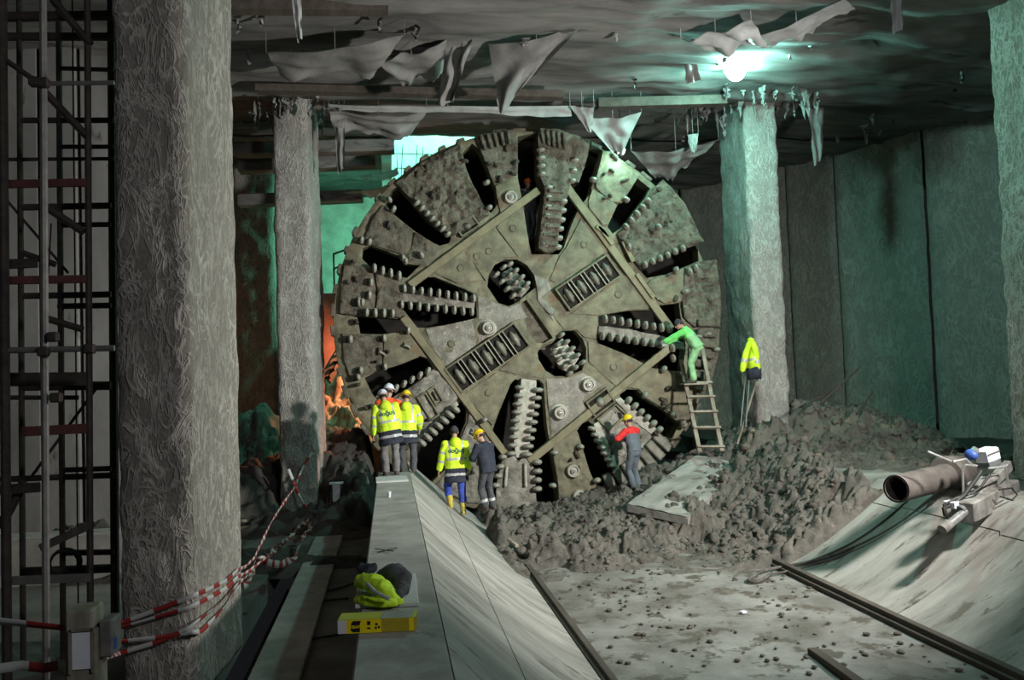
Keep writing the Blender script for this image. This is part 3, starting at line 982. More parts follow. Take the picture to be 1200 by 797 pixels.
# lifting eyes
for (x, y) in ((477, 405), (448, 413), (556, 506), (560, 508)):
    MB().tube([on(x - 3, y - 3, .08), on(x - 2, y, .2), on(x + 2, y + 2, .2), on(x + 3, y + 4, .08)], .03, 6).build('lifting_eye', M['tooth'], disc, smooth=True)


def frame(c0, c1, c3, n, buff=True, m='steel'):
    """rectangular frame: corner c0, long side to c1, short side to c3, n pockets with a rubber buffer in each"""
    a, u, v = on(*c0), on(*c1) - on(*c0), on(*c3) - on(*c0)
    lu, lv = u.length, v.length
    un, vn = u / lu, v / lv
    nrm = V((0, -1, 0))
    w = 2.3 * PXM
    o = MB()
    for (s, e) in ((a, a + u), (a + v, a + u + v)):
        o.bar(s - un * w / 2 + nrm * .09, e + un * w / 2 + nrm * .09, w, .14, up=nrm)
    for (s, e) in ((a, a + v), (a + u, a + u + v)):
        o.bar(s + nrm * .09, e + nrm * .09, w, .14, up=nrm)
    fr = o.build('pocket_frame', M[m], disc, bevel=0.012)
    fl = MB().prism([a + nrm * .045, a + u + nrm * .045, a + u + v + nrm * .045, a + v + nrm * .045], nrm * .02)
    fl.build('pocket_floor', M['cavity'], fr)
    for k in range(n):
        p0, p1 = lu * k / n, lu * (k + 1) / n
        if k:
            for q in (-.13, .13):
                c = a + un * (p0 + q * lu / n)
                MB().bar(c + nrm * .1, c + v + nrm * .1, 1.1 * PXM, .14, up=nrm).build('divider', M['tooth'], fr, bevel=.006)
        if buff:
            c = a + un * (p0 + p1) / 2 + v / 2 + nrm * .1
            mb = MB().ball(c, (lu / n * .2, lv * .34, .12), 12, 8, Matrix((un, vn, un.cross(vn))).transposed())
            mb.build('buffer', M['steel_wet'], fr, smooth='all')
            mb = MB().box(c - nrm * .05, (lu / n * .55, lv * .3, .08), Matrix((un, vn, un.cross(vn))).transposed())
            mb.build('buffer_seat', M['steel'], fr, bevel=.01)
    return fr


frame((521, 433), (601, 379), (540, 460), 5)
frame((650, 340), (709, 300), (667, 364), 4)
frame((501, 458), (509, 453), (511, 475), 1)
frame((489, 466), (498, 460), (505, 492), 1, False)
frame((533, 267), (553, 254), (541, 278), 1)
frame((686, 472), (709, 455), (696, 488), 1)
frame((699, 491), (720, 474), (712, 503), 1, False)
frame((733, 288), (739, 284), (741, 304), 1)
# rim: wear pads around the edge
for k in range(60):
    a = 2 * PI * k / 60 + 0.02
    if math.sin(a) < -0.93 or (k % 7 == 3):
        continue
    c = V((DC.x + (DR + 0.03) * math.cos(a), YD + 0.22, DC.z + (DR + 0.03) * math.sin(a)))
    if c.z > ZC - 0.42:
        continue
    rot = Matrix.Rotation(-a, 3, 'Y')
    MB().box(c, (0.10, 0.5, rt.uniform(.18, .36)), rot).build('rim_pad', M['steel_mud'], disc, bevel=.02)
# gauge blocks stacked on the right and lower right edge of the rim
for k in range(7):
    a = R(-2 - k * 3.4)
    q = DR - 0.28
    MB().box((DC.x + q * math.cos(a), YD - .16, DC.z + q * math.sin(a)), (.5, .3, .2), Matrix.Rotation(-a, 3, 'Y')).build('gauge_block', M['steel_mud'], disc, bevel=.03)
for k in range(7):
    a = R(-44 - k * 3.6)
    q = DR - 0.3
    MB().box((DC.x + q * math.cos(a), YD - .12, DC.z + q * math.sin(a)), (.55, .26, .22), Matrix.Rotation(-a, 3, 'Y')).build('gauge_block', M['steel_wet'], disc, bevel=.03)
# small ledge inside the chamber (the worker in the top opening stands there)
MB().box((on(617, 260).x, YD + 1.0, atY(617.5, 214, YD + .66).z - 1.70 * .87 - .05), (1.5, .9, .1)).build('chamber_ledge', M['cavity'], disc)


# ------------------------------------------------------------------ hacked concrete columns
def column(label, foot, z0, z1, m, step=0.06, amp=0.035, taper=0.0, seed=0):
    """foot: four plan corners, anticlockwise"""
    loop = densify([V(p) for p in foot], step)
    c = sum(loop, V((0, 0))) / len(loop)
    nz = int((z1 - z0) / step)
    rings = []
    for k in range(nz + 1):
        z = lerp(z0, z1, k / nz)
        ring = []
        for p in loop:
            d = (p - c)
            cor = min((p - V(q)).length for q in foot)
            inw = 0.05 * max(0, 1 - cor / 0.09)
            h = amp * (fbm(V((p.x * 3, p.y * 3, z * 2.2 + seed)), 5) + 0.5 * noise.noise(V((p.x * .5, p.y * .5, z * .6 + seed)))) - inw
            q = c + d * (1 + h / d.length)
            ring.append(V((q.x, q.y, z)))
        rings.append(ring)
    return solo('hacked_column', MB().loft(rings), m, label, 'column', 'concrete columns of the hall', smooth='all')


def xy(px, py, Y):
    p = atY(px, py, Y)
    return V((p.x, Y))


a, b, c = xy(134, 400, 8.9), xy(223, 400, 8.9), xy(280, 400, 10.8)
column('large near hacked concrete column beside the scaffold, wound with red and white tape', [a, b, c, c + (a - b)], ZL - .1, 12.2, M['column'], .05, .032, seed=1)
a, b, c = xy(323, 350, 20.3), xy(366, 350, 20.3), xy(379, 350, 21.9)
column('slim far concrete column left of the cutterhead with a crossed tape low down', [a, b, c, c + (a - b)], ZL - .1, ZC + .3, M['column_far'], .08, .05, seed=2)
a, b, c = xy(886, 420, 20.0), xy(924, 420, 20.0), xy(853, 420, 21.7)
column('brightly lit concrete column under the ceiling lamp right of the cutterhead', [a, b, b + (c - a), c], 0.6, ZC + .3, M['column_far'], .08, .05, seed=3)
c = xy(1166, 200, 14.6)
column('near concrete column cut off by the right edge of the picture', [V((c.x - .05, 13.0)), V((c.x + .9, 13.0)), V((c.x + .9, 14.6)), V((c.x, 14.6))], ZR - .5, 12.2, M['column'], .06, .05, seed=4)

a, b, c = xy(276, 350, 26.6), xy(322, 350, 26.6), xy(330, 350, 28.2)
column('far green lit concrete column seen between near column and slim column', [a, b, c, c + (a - b)], ZL - .1, ZC + .1, M['column_far'], .1, .05, seed=6)
struct('wall_back_panel', MB().box((-1.3, 30.0, 5.0), (3.6, .3, 10)), M['bench'], bevel=.02)

# low plinth along the left wall behind the scaffold
struct('trim_6', MB().box((-5.6, 14.6, .95), (4.2, .5, .8)), M['bench'], bevel=.02)


# ------------------------------------------------------------------ clay mud
def terrain(name, label, pts, x0, x1, y0, y1, step, lump, m, seed=0, base=-0.07):
    """pts: (x, y, height above the ground below it)"""
    def dl(x, y):
        sw = sv = 0
        for (a, b, h) in pts:
            w = 1 / (((x - a) ** 2 + (y - b) ** 2) ** 1.35 + 1e-3)
            sw += w
            sv += w * h
        return sv / sw
    nx, ny = int((x1 - x0) / step), int((y1 - y0) / step)
    H = {}

    def fn(u, v):
        x, y = lerp(x0, x1, u), lerp(y0, y1, v)
        e = min(u * (x1 - x0), (1 - u) * (x1 - x0), v * (y1 - y0), (1 - v) * (y1 - y0))
        d = dl(x, y)
        if e < .25:
            d = lerp(base, d, e / .25) if d > base else d
        amt = max(0.0, min(1.0, (d + .02) / .22))
        q = V((x * 2.3 + seed, y * 2.3, d * 2))
        w1 = noise.voronoi(q + noise.noise_vector(q * 1.7) * .35)[0][0]
        w2 = noise.voronoi(q * 2.6 + noise.noise_vector(q * 4) * .4)[0][0]
        w3 = noise.voronoi(q * 5.6 + noise.noise_vector(q * 6) * .4)[0][0]
        d += amt * lump * (1.2 * (0.45 - w1 * w1 * 1.3) + .95 * (0.4 - w2 * w2 * 1.4) + .38 * (.4 - w3 * w3) + .6 * fbm(q * .6, 4))
        z = ground(x, y) + d
        H[(round(u * nx), round(v * ny))] = (z, amt)
        jx, jy = noise.noise(q * 3.1) * step * 1.2 * amt, noise.noise(q * 3.3 + V((7, 7, 7))) * step * 1.2 * amt
        return V((x + jx, y + jy, z))
    mb = grid(nx, ny, fn)
    o = solo(name, mb, m, label, 'mud', None, 'stuff', smooth='all')

    def hz(x, y):
        k = (round((x - x0) / (x1 - x0) * nx), round((y - y0) / (y1 - y0) * ny))
        return H.get(k, (ground(x, y), 0))
    return o, hz


def cpt(px, py, Y, dz=0.0):
    p = atY(px, py, Y)
    return (p.x, p.y, p.z + dz - ground(p.x, p.y))


def gpt(px, py, h=-0.07):
    """where the ray meets the ground: height h above it there"""
    d = ray(px, py)
    t = 6 / d.y
    while True:
        p = EYE + d * t
        if p.z <= ground(p.x, p.y) or p.y > 32:
            return (p.x, p.y, h)
        t += 0.02 / d.y


MAIN = [gpt(x, y) for x, y in ((548, 604), (575, 622), (600, 640), (618, 655), (650, 668), (690, 676), (730, 672), (770, 664), (800, 650), (820, 640), (560, 612), (640, 690), (740, 690), (830, 660), (520, 590))]
MAIN += [gpt(x, y, .10) for x, y in ((640, 655), (690, 662), (740, 658), (780, 648))]
MAIN += [cpt(*q) for q in ((640, 628, 16.4), (690, 632, 16.2), (740, 625, 16.6), (775, 618, 17.0), (600, 612, 17.6), (640, 605, 18.4), (690, 598, 18.8), (740, 590, 19.0), (745, 576, 20.0), (720, 572, 20.4), (700, 588, 20.3), (640, 598, 20.4), (600, 600, 20.4), (575, 602, 19.6), (573, 598, 17.7), (585, 600, 17.9), (560, 600, 17.9), (765, 588, 18.2, -.04), (790, 590, 17.8, .0), (805, 570, 18.5, -.12), (825, 545, 19.6, -.12), (785, 560, 19.2, -.08), (862, 545, 19.4, -.05), (838, 565, 18.6, -.02), (818, 596, 17.2, .05), (845, 528, 20.2), (800, 536, 20.4), (770, 550, 20.5))]
mud1, hz1 = terrain('mud_heap', 'heap of lumpy wet clay at the foot of the cutterhead between the concrete slopes', MAIN, 1.9, 9.0, 14.6, 21.3, .034, .19, M['mud'], 1)
RIGHT = [gpt(x, y) for x, y in ((835, 634), (860, 640), (880, 620), (905, 600), (930, 580), (962, 562), (1000, 572), (1040, 585), (1090, 585), (1130, 590), (960, 600), (900, 650), (1000, 620), (920, 604), (940, 622), (980, 590), (1005, 600), (950, 582), (880, 652), (912, 632), (1020, 588), (1060, 604), (870, 646), (930, 596), (890, 632), (905, 616), (975, 575))]
RIGHT += [gpt(x, y, .12) for x, y in ((843, 622), (862, 606), (882, 586), (910, 566))]
RIGHT += [gpt(x, y) for x, y in ((1050, 568), (1100, 578), (1150, 580), (1000, 566))]
RIGHT += [cpt(*q) for q in ((900, 560, 18.2), (930, 545, 18.6), (985, 545, 18.7), (960, 520, 19.2), (1000, 520, 19.2), (1050, 530, 18.6), (1080, 545, 18.0), (920, 515, 19.2), (905, 491, 19.6), (885, 505, 19.4), (940, 476, 20.2), (975, 478, 20.2), (1010, 486, 20.0),
                            (1050, 494, 19.6), (1085, 506, 19.2), (1108, 520, 18.8), (1130, 548, 18.0), (870, 535, 18.8), (850, 562, 18.2), (858, 592, 17.4), (832, 610, 17.0), (940, 474, 21.4), (1000, 482, 21.4), (1090, 500, 21.0), (870, 505, 20.8), (850, 520, 20.6))]
mud2, hz2 = terrain('mud_heap', 'long tan and brown clay heap piled on the right ledge below the green wall', RIGHT, 6.2, 13.6, 14.4, 22.2, .036, .21, M['mud_tan'], 5)
# spoil banks in the dark behind the bench and behind the machine
LEFT = [(-6, 15, -.07), (-3.5, 17, -.07), (-2, 17, -.07), (-.6, 16, -.07), (-.6, 17.5, .05), (-.6, 18.5, .45), (-.5, 19.5, .9), (-3.2, 19.6, -.07), (-2.3, 19.8, -.07), (-1.6, 19.6, -.05), (-4.5, 19.5, .1), (-3.4, 21, 1.1), (-2.2, 20.4, .1),
        (-2.2, 21.6, 1.2), (-1.0, 20.6, 1.0), (-3.3, 22.5, 2.4), (-5, 22, 2.6), (-1.0, 22.3, 1.7), (-2, 22.6, 1.8), (-6, 20, 1.0)]
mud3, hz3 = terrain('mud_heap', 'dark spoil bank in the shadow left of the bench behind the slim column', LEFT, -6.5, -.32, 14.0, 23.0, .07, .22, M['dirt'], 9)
LIT = [(-6, 24, 1.0), (-3, 24, 1.4), (-1.5, 23.4, 1.3), (-1.4, 24.4, 2.1), (-1.3, 25.6, 3.3), (.1, 24.2, .9), (.1, 25.6, 1.8), (1.0, 24, 1.2), (1.0, 25.6, 2.2), (-4, 27, 2.2), (-6, 29, 2)]
mud4, hz4 = terrain('earth_slope', 'orange lit earth slope seen between slim column and cutterhead', LIT, -2.7, 2.2, 23.2, 26.6, .06, .3, M['earth'], 3)
mud4['category'] = 'earth'


def clods(name, label, hz, x0, x1, y0, y1, n, m, seed, smin=.03, smax=.13):
    rnd = random.Random(seed)
    mb = MB()
    k = tries = 0
    while k < n and tries < n * 12:
        tries += 1
        x, y = rnd.uniform(x0, x1), rnd.uniform(y0, y1)
        z, amt = hz(x, y)
        if amt < .15 and rnd.random() > .07:
            continue
        s = lerp(smin, smax, rnd.random() ** 3.2) * (1 if amt > .3 else .5)
        mbk = MB().ball((0, 0, 0), s, 9, 7)
        of = rnd.uniform(0, 50)
        vs = [V(p) * (1 + .75 * noise.noise(V(p) / s * .9 + V((of, 0, 0))) + .55 * noise.noise(V(p) / s * 2.3 + V((of, 4, 0)))) for p in mbk.v]
        mb.add([V((p.x + x, p.y + y, p.z * .8 + z - s * .15)) for p in vs], mbk.f)
        k += 1
    return solo(name, mb, m, label, 'mud', None, 'stuff', smooth='all')


clods('mud_clods', 'loose clods scattered over the clay heap before the cutterhead', hz1, 2.2, 8.6, 14.9, 20.6, 1500, M['mud'], 3, .018, .10)
clods('mud_clods', 'loose clods scattered over the tan clay heap on the right ledge', hz2, 6.4, 13.2, 14.6, 21.5, 1500, M['mud_tan'], 4, .02, .13)
# crumbs of mud trodden over the invert
mbc = MB()
for i in range(420):
    x = rt.uniform(XL + .1, XR - .2)
    y = 6 + 10.5 * rt.random() ** .8
    if noise.noise(V((x * .7, y * .5, 4))) < -.05:
        continue
    s = rt.uniform(.008, .035)
    mbk = MB().ball((x, y, s * .2), (s * rt.uniform(1, 2), s * rt.uniform(1, 2), s * .6), 6, 4)
    mbc.add(mbk.v, mbk.f)
solo('mud_crumbs', mbc, M['mud'], 'small crumbs of mud trodden over the wet floor between the rails', 'mud', None, 'stuff', smooth='all')

# big pale green slab lying on the mud at the right foot of the machine
sl = [atY(735, 590, 18.0), atY(815, 534, 20.1), atY(882, 538, 19.7), atY(806, 606, 17.0)]
g = thing('fallen_slab', 'flat greenish concrete slab sloping up out of the mud below the ladder', 'slab', (sl[3].x, sl[3].y, sl[3].z - .2))
nrm = (sl[1] - sl[0]).cross(sl[3] - sl[0]).normalized()
if nrm.z < 0:
    nrm = -nrm
mbs = MB()
grid(36, 36, lambda u, v: sl[0].lerp(sl[1], u).lerp(sl[3].lerp(sl[2], u), v) + nrm * (.03 * fbm(V((u * 6, v * 6, 2)))), mbs)
mbs.build('slab_top', M['concrete'], g, smooth='all')
MB().prism([p - nrm * .03 for p in sl], -nrm * .16).build('slab_body', M['concrete'], g)

# ------------------------------------------------------------------ lamp under the ceiling
LP = atY(862, 79, 17.5)
lamp = thing('ceiling_floodlight', 'glaring round teal floodlight hanging from the ceiling above the bright column', 'lamp', LP)
aim = V((-.1, -.35, -1)).normalized()
MB().lathe([(.05, -.2), (.16, -.16), (.26, -.02), (.27, .03), (.25, .03)], LP - aim * .02, aim, 24).build('housing', M['lampbody'], lamp, smooth=True)
MB().ball(LP + aim * .12, .2, 20, 12).build('lamp_glass', M['lamp'], lamp, smooth='all')
mb = MB()
mb.tube([LP - aim * .15 + V((-.28, 0, 0)), LP + V((-.3, 0, .12)), LP + V((-.3, 0, .42))], .02)
mb.tube([LP - aim * .15 + V((.28, 0, 0)), LP + V((.3, 0, .12)), LP + V((.3, 0, .42))], .02)
mb.box(LP + V((0, 0, .43)), (.7, .12, .05))
mb.build('bracket', M['lampbody'], lamp)


SP = atY(728, 177, 20.45)
sl_ = thing('small_rim_lamp', 'small dazzling lamp hanging at the top right rim of the cutterhead', 'lamp', SP)
MB().lathe([(.03, .16), (.09, .12), (.12, .02), (.11, .02)], SP, (0, 0, 1), 16).build('housing', M['lampbody'], sl_, smooth=True)
MB().ball(SP, .09, 14, 10).build('lamp_glass', M['lamp_small'], sl_, smooth='all')
MB().tube([SP + V((0, 0, .15)), V((SP.x, SP.y, ZC + .2))], .012, 6).build('cord', M['black'], sl_)


# ------------------------------------------------------------------ torn sheets under the ceiling
def sheet(label, corners, m='sheet', sag=.15, nu=22, nv=16, seed=0, fold=.08, rag=.1, name='torn_sheet', grp=None):
    """four corners (px, py, Y): top left, top right, bottom right, bottom left"""
    c = [atY(*q) for q in corners]
    n = (c[1] - c[0]).cross(c[3] - c[0])
    if n.length < 1e-6:
        n = V((0, -1, 0))
    n.normalize()

    def fn(u, v):
        p = c[0].lerp(c[1], u).lerp(c[3].lerp(c[2], u), v)
        p = p + V((0, 0, -sag * math.sin(PI * u) * (1 - .4 * v)))
        p = p + n * fold * (math.sin(u * 9 + seed + 2 * noise.noise(V((u * 2, v * 2, seed)))) * (.3 + v) + 1.3 * noise.noise(V((u * 4, v * 4, seed))))
        if v > .99:
            p = p + V((0, 0, rag * noise.noise(V((u * 13, seed, 1)))))
        return p
    mb = grid(nu, nv, fn)
    base = grid(nu, nv, lambda u, v: fn(u, v) + n * .012)
    mb.add(base.v, base.f)
    for u in (0, .5, 1):
        q = fn(u, 0)
        if q.z < ZC - .1:
            mb.tube([q, V((q.x, q.y, ZC + .2))], .006, 5)
    return solo(name, mb, M[m], label, 'sheet', grp or 'torn sheets under the ceiling', smooth='all')


sheet('big torn grey sheet sagging in a triangle from the middle of the ceiling', [(572, 52, 16.6), (688, 24, 15.6), (598, 118, 17.5), (584, 134, 17.3)], 'sheet', .12, seed=1, fold=.1)
sheet('narrow folded grey strip hanging left of the big triangular sheet', [(522, 46, 16.8), (554, 46, 16.6), (534, 116, 17.2), (512, 124, 17.4)], 'sheet', .05, seed=2, fold=.1)
sheet('shallow grey sheet flap billowing at left ceiling over slim column', [(312, 62, 16.2), (474, 40, 15.6), (438, 86, 17.0), (330, 88, 17.2)], 'sheet', .12, seed=3)
sheet('stained low sheet flap spread over the ceiling beside the folded strip', [(440, 70, 16.8), (524, 46, 16.5), (520, 84, 17.6), (470, 96, 17.8)], 'sheet', .10, seed=4)
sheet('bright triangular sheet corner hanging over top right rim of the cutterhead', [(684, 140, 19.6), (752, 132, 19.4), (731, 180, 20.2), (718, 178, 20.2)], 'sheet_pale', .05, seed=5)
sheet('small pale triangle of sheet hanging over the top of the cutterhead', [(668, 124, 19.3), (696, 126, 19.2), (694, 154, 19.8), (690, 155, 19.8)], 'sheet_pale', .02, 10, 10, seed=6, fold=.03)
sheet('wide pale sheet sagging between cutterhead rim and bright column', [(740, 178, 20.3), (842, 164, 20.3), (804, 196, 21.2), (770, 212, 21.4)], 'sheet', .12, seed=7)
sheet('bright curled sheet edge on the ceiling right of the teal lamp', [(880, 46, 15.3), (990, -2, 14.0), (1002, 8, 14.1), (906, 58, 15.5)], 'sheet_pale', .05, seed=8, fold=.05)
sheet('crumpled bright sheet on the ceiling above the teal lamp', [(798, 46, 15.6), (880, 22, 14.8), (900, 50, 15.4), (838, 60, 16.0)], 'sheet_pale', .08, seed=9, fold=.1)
sheet('thin pale tatter hanging near the right end of the ceiling', [(1043, -4, 13.9), (1056, -4, 13.9), (1058, 36, 14.0), (1046, 41, 14.0)], 'sheet_pale', .0, 6, 12, seed=10, fold=.04)
sheet('long ragged tatter hanging right of the bright column', [(948, 128, 20.4), (966, 126, 20.4), (964, 186, 20.4), (952, 196, 20.4)], 'sheet', .0, 8, 14, seed=11, fold=.08)
sheet('thin white tatter hanging at the upper left of ceiling', [(341, -4, 13.9), (353, -4, 13.9), (354, 44, 14.0), (349, 50, 14.0)], 'sheet_pale', .0, 6, 12, seed=12, fold=.04)
sheet('ragged brown tatter hanging beside the head of slim column', [(392, 150, 20.2), (404, 150, 20.2), (404, 194, 20.2), (396, 204, 20.2)], 'sheet', .0, 8, 14, seed=13, fold=.06)
sheet('crumpled tatter hanging left of the teal lamp', [(802, 60, 17.4), (812, 58, 17.4), (820, 94, 17.6), (806, 98, 17.6)], 'sheet', .0, 8, 12, seed=14, fold=.06)
sheet('small tatter dangling left of the bright column head', [(806, 158, 20.0), (818, 156, 20.0), (816, 176, 20.0), (810, 180, 20.0)], 'sheet', .0, 6, 8, seed=15, fold=.05)
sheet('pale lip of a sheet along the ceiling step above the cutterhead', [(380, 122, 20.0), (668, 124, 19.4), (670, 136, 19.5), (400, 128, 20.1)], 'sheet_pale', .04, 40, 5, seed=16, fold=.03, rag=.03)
sheet('dull drooping sheet across the ceiling step beside slim column head', [(386, 130, 20.0), (500, 132, 19.9), (482, 160, 20.6), (392, 152, 20.5)], 'sheet', .12, seed=17, fold=.1)
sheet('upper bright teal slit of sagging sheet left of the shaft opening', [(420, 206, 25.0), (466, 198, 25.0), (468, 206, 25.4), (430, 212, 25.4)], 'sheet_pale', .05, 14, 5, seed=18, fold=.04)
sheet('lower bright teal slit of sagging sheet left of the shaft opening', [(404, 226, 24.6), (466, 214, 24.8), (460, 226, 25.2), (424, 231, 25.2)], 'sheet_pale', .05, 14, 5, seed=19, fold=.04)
# timber battens and a steel channel left on the ceiling
for (a, b, w, lab) in (((270, 4, 15.0), (455, 6, 15.0), .3, 'long brown timber batten on the ceiling at upper left'), ((300, 104, 19.0), (660, 112, 18.6), .16, 'long thin dark batten across the ceiling over the cutterhead'),
                       ((700, 122, 19.4), (850, 118, 19.2), .22, 'pale broken batten on the ceiling left of the bright column')):
    p, q = atY(*a), atY(*b)
    solo('ceiling_batten', MB().bar(p, q, .3, w), M['wood_dark'], lab, 'batten', bevel=.01)
# broken beams in the gap behind the machine, above the shaft side
for i, (a, b) in enumerate((((275, 176, 22.8), (462, 172, 22.8)), ((280, 196, 23.6), (440, 190, 23.6)), ((280, 236, 25.4), (425, 230, 25.2)))):
    p, q = atY(*a), atY(*b)
    solo('ceiling_beam', MB().bar(p, q, .5, .32), M['ceil'], ('highest dim ceiling beam behind slim column', 'middle dim ceiling beam behind slim column', 'lowest dim ceiling beam behind slim column above green wall')[i], 'beam', bevel=.02)
# rubbery stalactite drips of laitance round the column heads and along the ceiling
mbd = MB()
for i in range(120):
    k = rt.random()
    if k < .4:
        x, y = rt.uniform(7.6, 10.4), rt.uniform(18.6, 21.4)
    elif k < .6:
        x, y = rt.uniform(-3.2, -1.2), rt.uniform(19.6, 21.5)
    else:
        x, y = rt.uniform(-4, 14), rt.uniform(14.5, 24)
    if abs(y - YD) < 1.8 and abs(x - DC.x) < 2.6:
        continue
    L_ = rt.uniform(.12, .6) * (1 if k < .6 else .6)
    z = ZC - .06
    wd_ = rt.uniform(.05, .22)
    yaw = rt.uniform(0, PI)
    sd = rt.uniform(0, 99)

    def rag_(u, v, o_=0.0):
        hw = wd_ * (1 - .7 * v) * (u - .5)
        b_ = V((x + math.cos(yaw) * hw, y + math.sin(yaw) * hw, z - L_ * v * (.75 + .25 * math.cos(5 * u + sd))))
        return b_ + V((noise.noise(V((u * 3, v * 3, sd))), noise.noise(V((u * 3, v * 3, sd + 5))) + o_, 0)) * .10
    grid(3, 5, rag_, mbd)
    grid(3, 5, lambda u, v: rag_(u, v, .12), mbd)
solo('ceiling_drips', mbd, M['sheet'], 'ragged drips and scraps hanging all over the dark ceiling', 'debris', None, 'stuff', smooth='all')
# railing grid seen in the shaft opening and the handrail on the back ledge
t = thing('shaft_grille', 'thin bar grid across bright shaft opening at upper left of the cutterhead', 'grille', atY(490, 208, 27.6))
for (a, b) in (((462, 180), (540, 182)), ((462, 197), (510, 198)), ((472, 170), (470, 208)), ((489, 170), (487, 205)), ((496, 172), (494, 200))):
    MB().tube([atY(*a, 27.6), atY(*b, 27.6)], .016, 6).build('bar', M['scaf'], t)
t = thing('handrail', 'thin steel handrail on the green lit ledge left of the cutterhead', 'railing', atY(400, 340, 26.0))
for (a, b) in (((390, 298), (424, 286)), ((391, 315), (424, 302)), ((391, 298), (392, 346)), ((408, 292), (409, 346)), ((418, 288), (419, 346)), ((391, 336), (424, 318))):
    MB().tube([atY(*a, 26.0), atY(*b, 26.0)], .03, 6).build('rail', M['scaf'], t)
# ledge block and steep stair stringer in the orange light
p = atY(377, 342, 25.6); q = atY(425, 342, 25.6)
solo('ledge_block', MB().box(((p.x + q.x) / 2 + .4, 26.6, p.z / 2), (q.x - p.x + 1.6, 1.6, p.z)), M['ledge_lit_pink'], 'concrete ledge lit pink below the thin handrail', 'ledge', bevel=.03)
p, q = atY(376, 447, 23.4), atY(412, 385, 24.6)
t = thing('steep_stair', 'dark steep stair leaning in the orange light left of the cutterhead', 'stair', p)
for d in (0, .55):
    MB().bar(p + V((d * .3, d, 0)), q + V((d * .3, d, 0)), .06, .2).build('stringer', M['scaf'], t)
for k in range(7):
    c = p.lerp(q, (k + .5) / 7)
    MB().box(c + V((.08, .28, 0)), (.22, .56, .04)).build('tread', M['scaf'], t)


# ------------------------------------------------------------------ people
def ik(a, b, l1, l2, pole):
    a, b = V(a), V(b)
    d = b - a
    L = d.length
    if L > (l1 + l2) * .999:
        b = a + d * ((l1 + l2) * .999 / L)
        d = b - a
        L = d.length
    x = (L * L + l1 * l1 - l2 * l2) / (2 * L)
    h = math.sqrt(max(l1 * l1 - x * x, 0))
    dn = d / L
    p = V(pole) - dn * V(pole).dot(dn)
    p.normalize()
    return a + dn * x + p * h, b


def remesh(mb, voxel, sm=4):
    me = bpy.data.meshes.new('tmp')
    me.from_pydata(mb.v, [], mb.f)
    bm = bmesh.new()
    bm.from_mesh(me)
    bmesh.ops.recalc_face_normals(bm, faces=bm.faces)
    bm.to_mesh(me)
    bm.free()
    o = bpy.data.objects.new('tmp', me)
    COL.objects.link(o)
    m = o.modifiers.new('r', 'REMESH')
    m.mode = 'VOXEL'
    m.voxel_size = voxel
    if sm:
        k = o.modifiers.new('s', 'SMOOTH')
        k.factor = .5
        k.iterations = sm
    dg = bpy.context.evaluated_depsgraph_get()
    out = bpy.data.meshes.new_from_object(o.evaluated_get(dg))
    bpy.data.objects.remove(o)
    bpy.data.meshes.remove(me)
    return [v.co.copy() for v in out.vertices], [tuple(p.vertices) for p in out.polygons]


def chain(mb, pts, rad, seg=12, sub=3, ends=True):
    """smooth tapered tube through joints with rounded ends"""
    P, Q = [], []
    n = len(pts)
    for i in range(n - 1):
        for k in range(sub):
            t = k / sub
            P.append(V(pts[i]).lerp(V(pts[i + 1]), t))
            Q.append(lerp(rad[i], rad[i + 1], t))
    P.append(V(pts[-1])); Q.append(rad[-1])
    mb.tube(P, Q, seg)
    if ends:
        for p, r_ in ((P[0], Q[0]), (P[-1], Q[-1])):
            mb.ball(p, r_ * 1.0, seg, 8)
        for p, r_ in zip([V(q) for q in pts[1:-1]], rad[1:-1]):
            mb.ball(p, r_, seg, 8)


def sub_mesh(vs, fs, keep, off=0.0):
    use, nv, nf = {}, [], []
    nr = None
    if off:
        nr = [V((0, 0, 0)) for _ in vs]
        for f in fs:
            nn = (vs[f[1]] - vs[f[0]]).cross(vs[f[2]] - vs[f[0]])
            for i in f:
                nr[i] += nn
    for f, k in zip(fs, keep):
        if not k:
            continue
        for i in f:
            if i not in use:
                use[i] = len(nv)
                nv.append(vs[i] + (nr[i].normalized() * off if off else V((0, 0, 0))))
        nf.append(tuple(use[i] for i in f))
    return nv, nf


def segd(p, a, b):
    ab = b - a
    t = max(0, min(1, (p - a).dot(ab) / ab.length_squared))
    return (p - (a + ab * t)).length, t


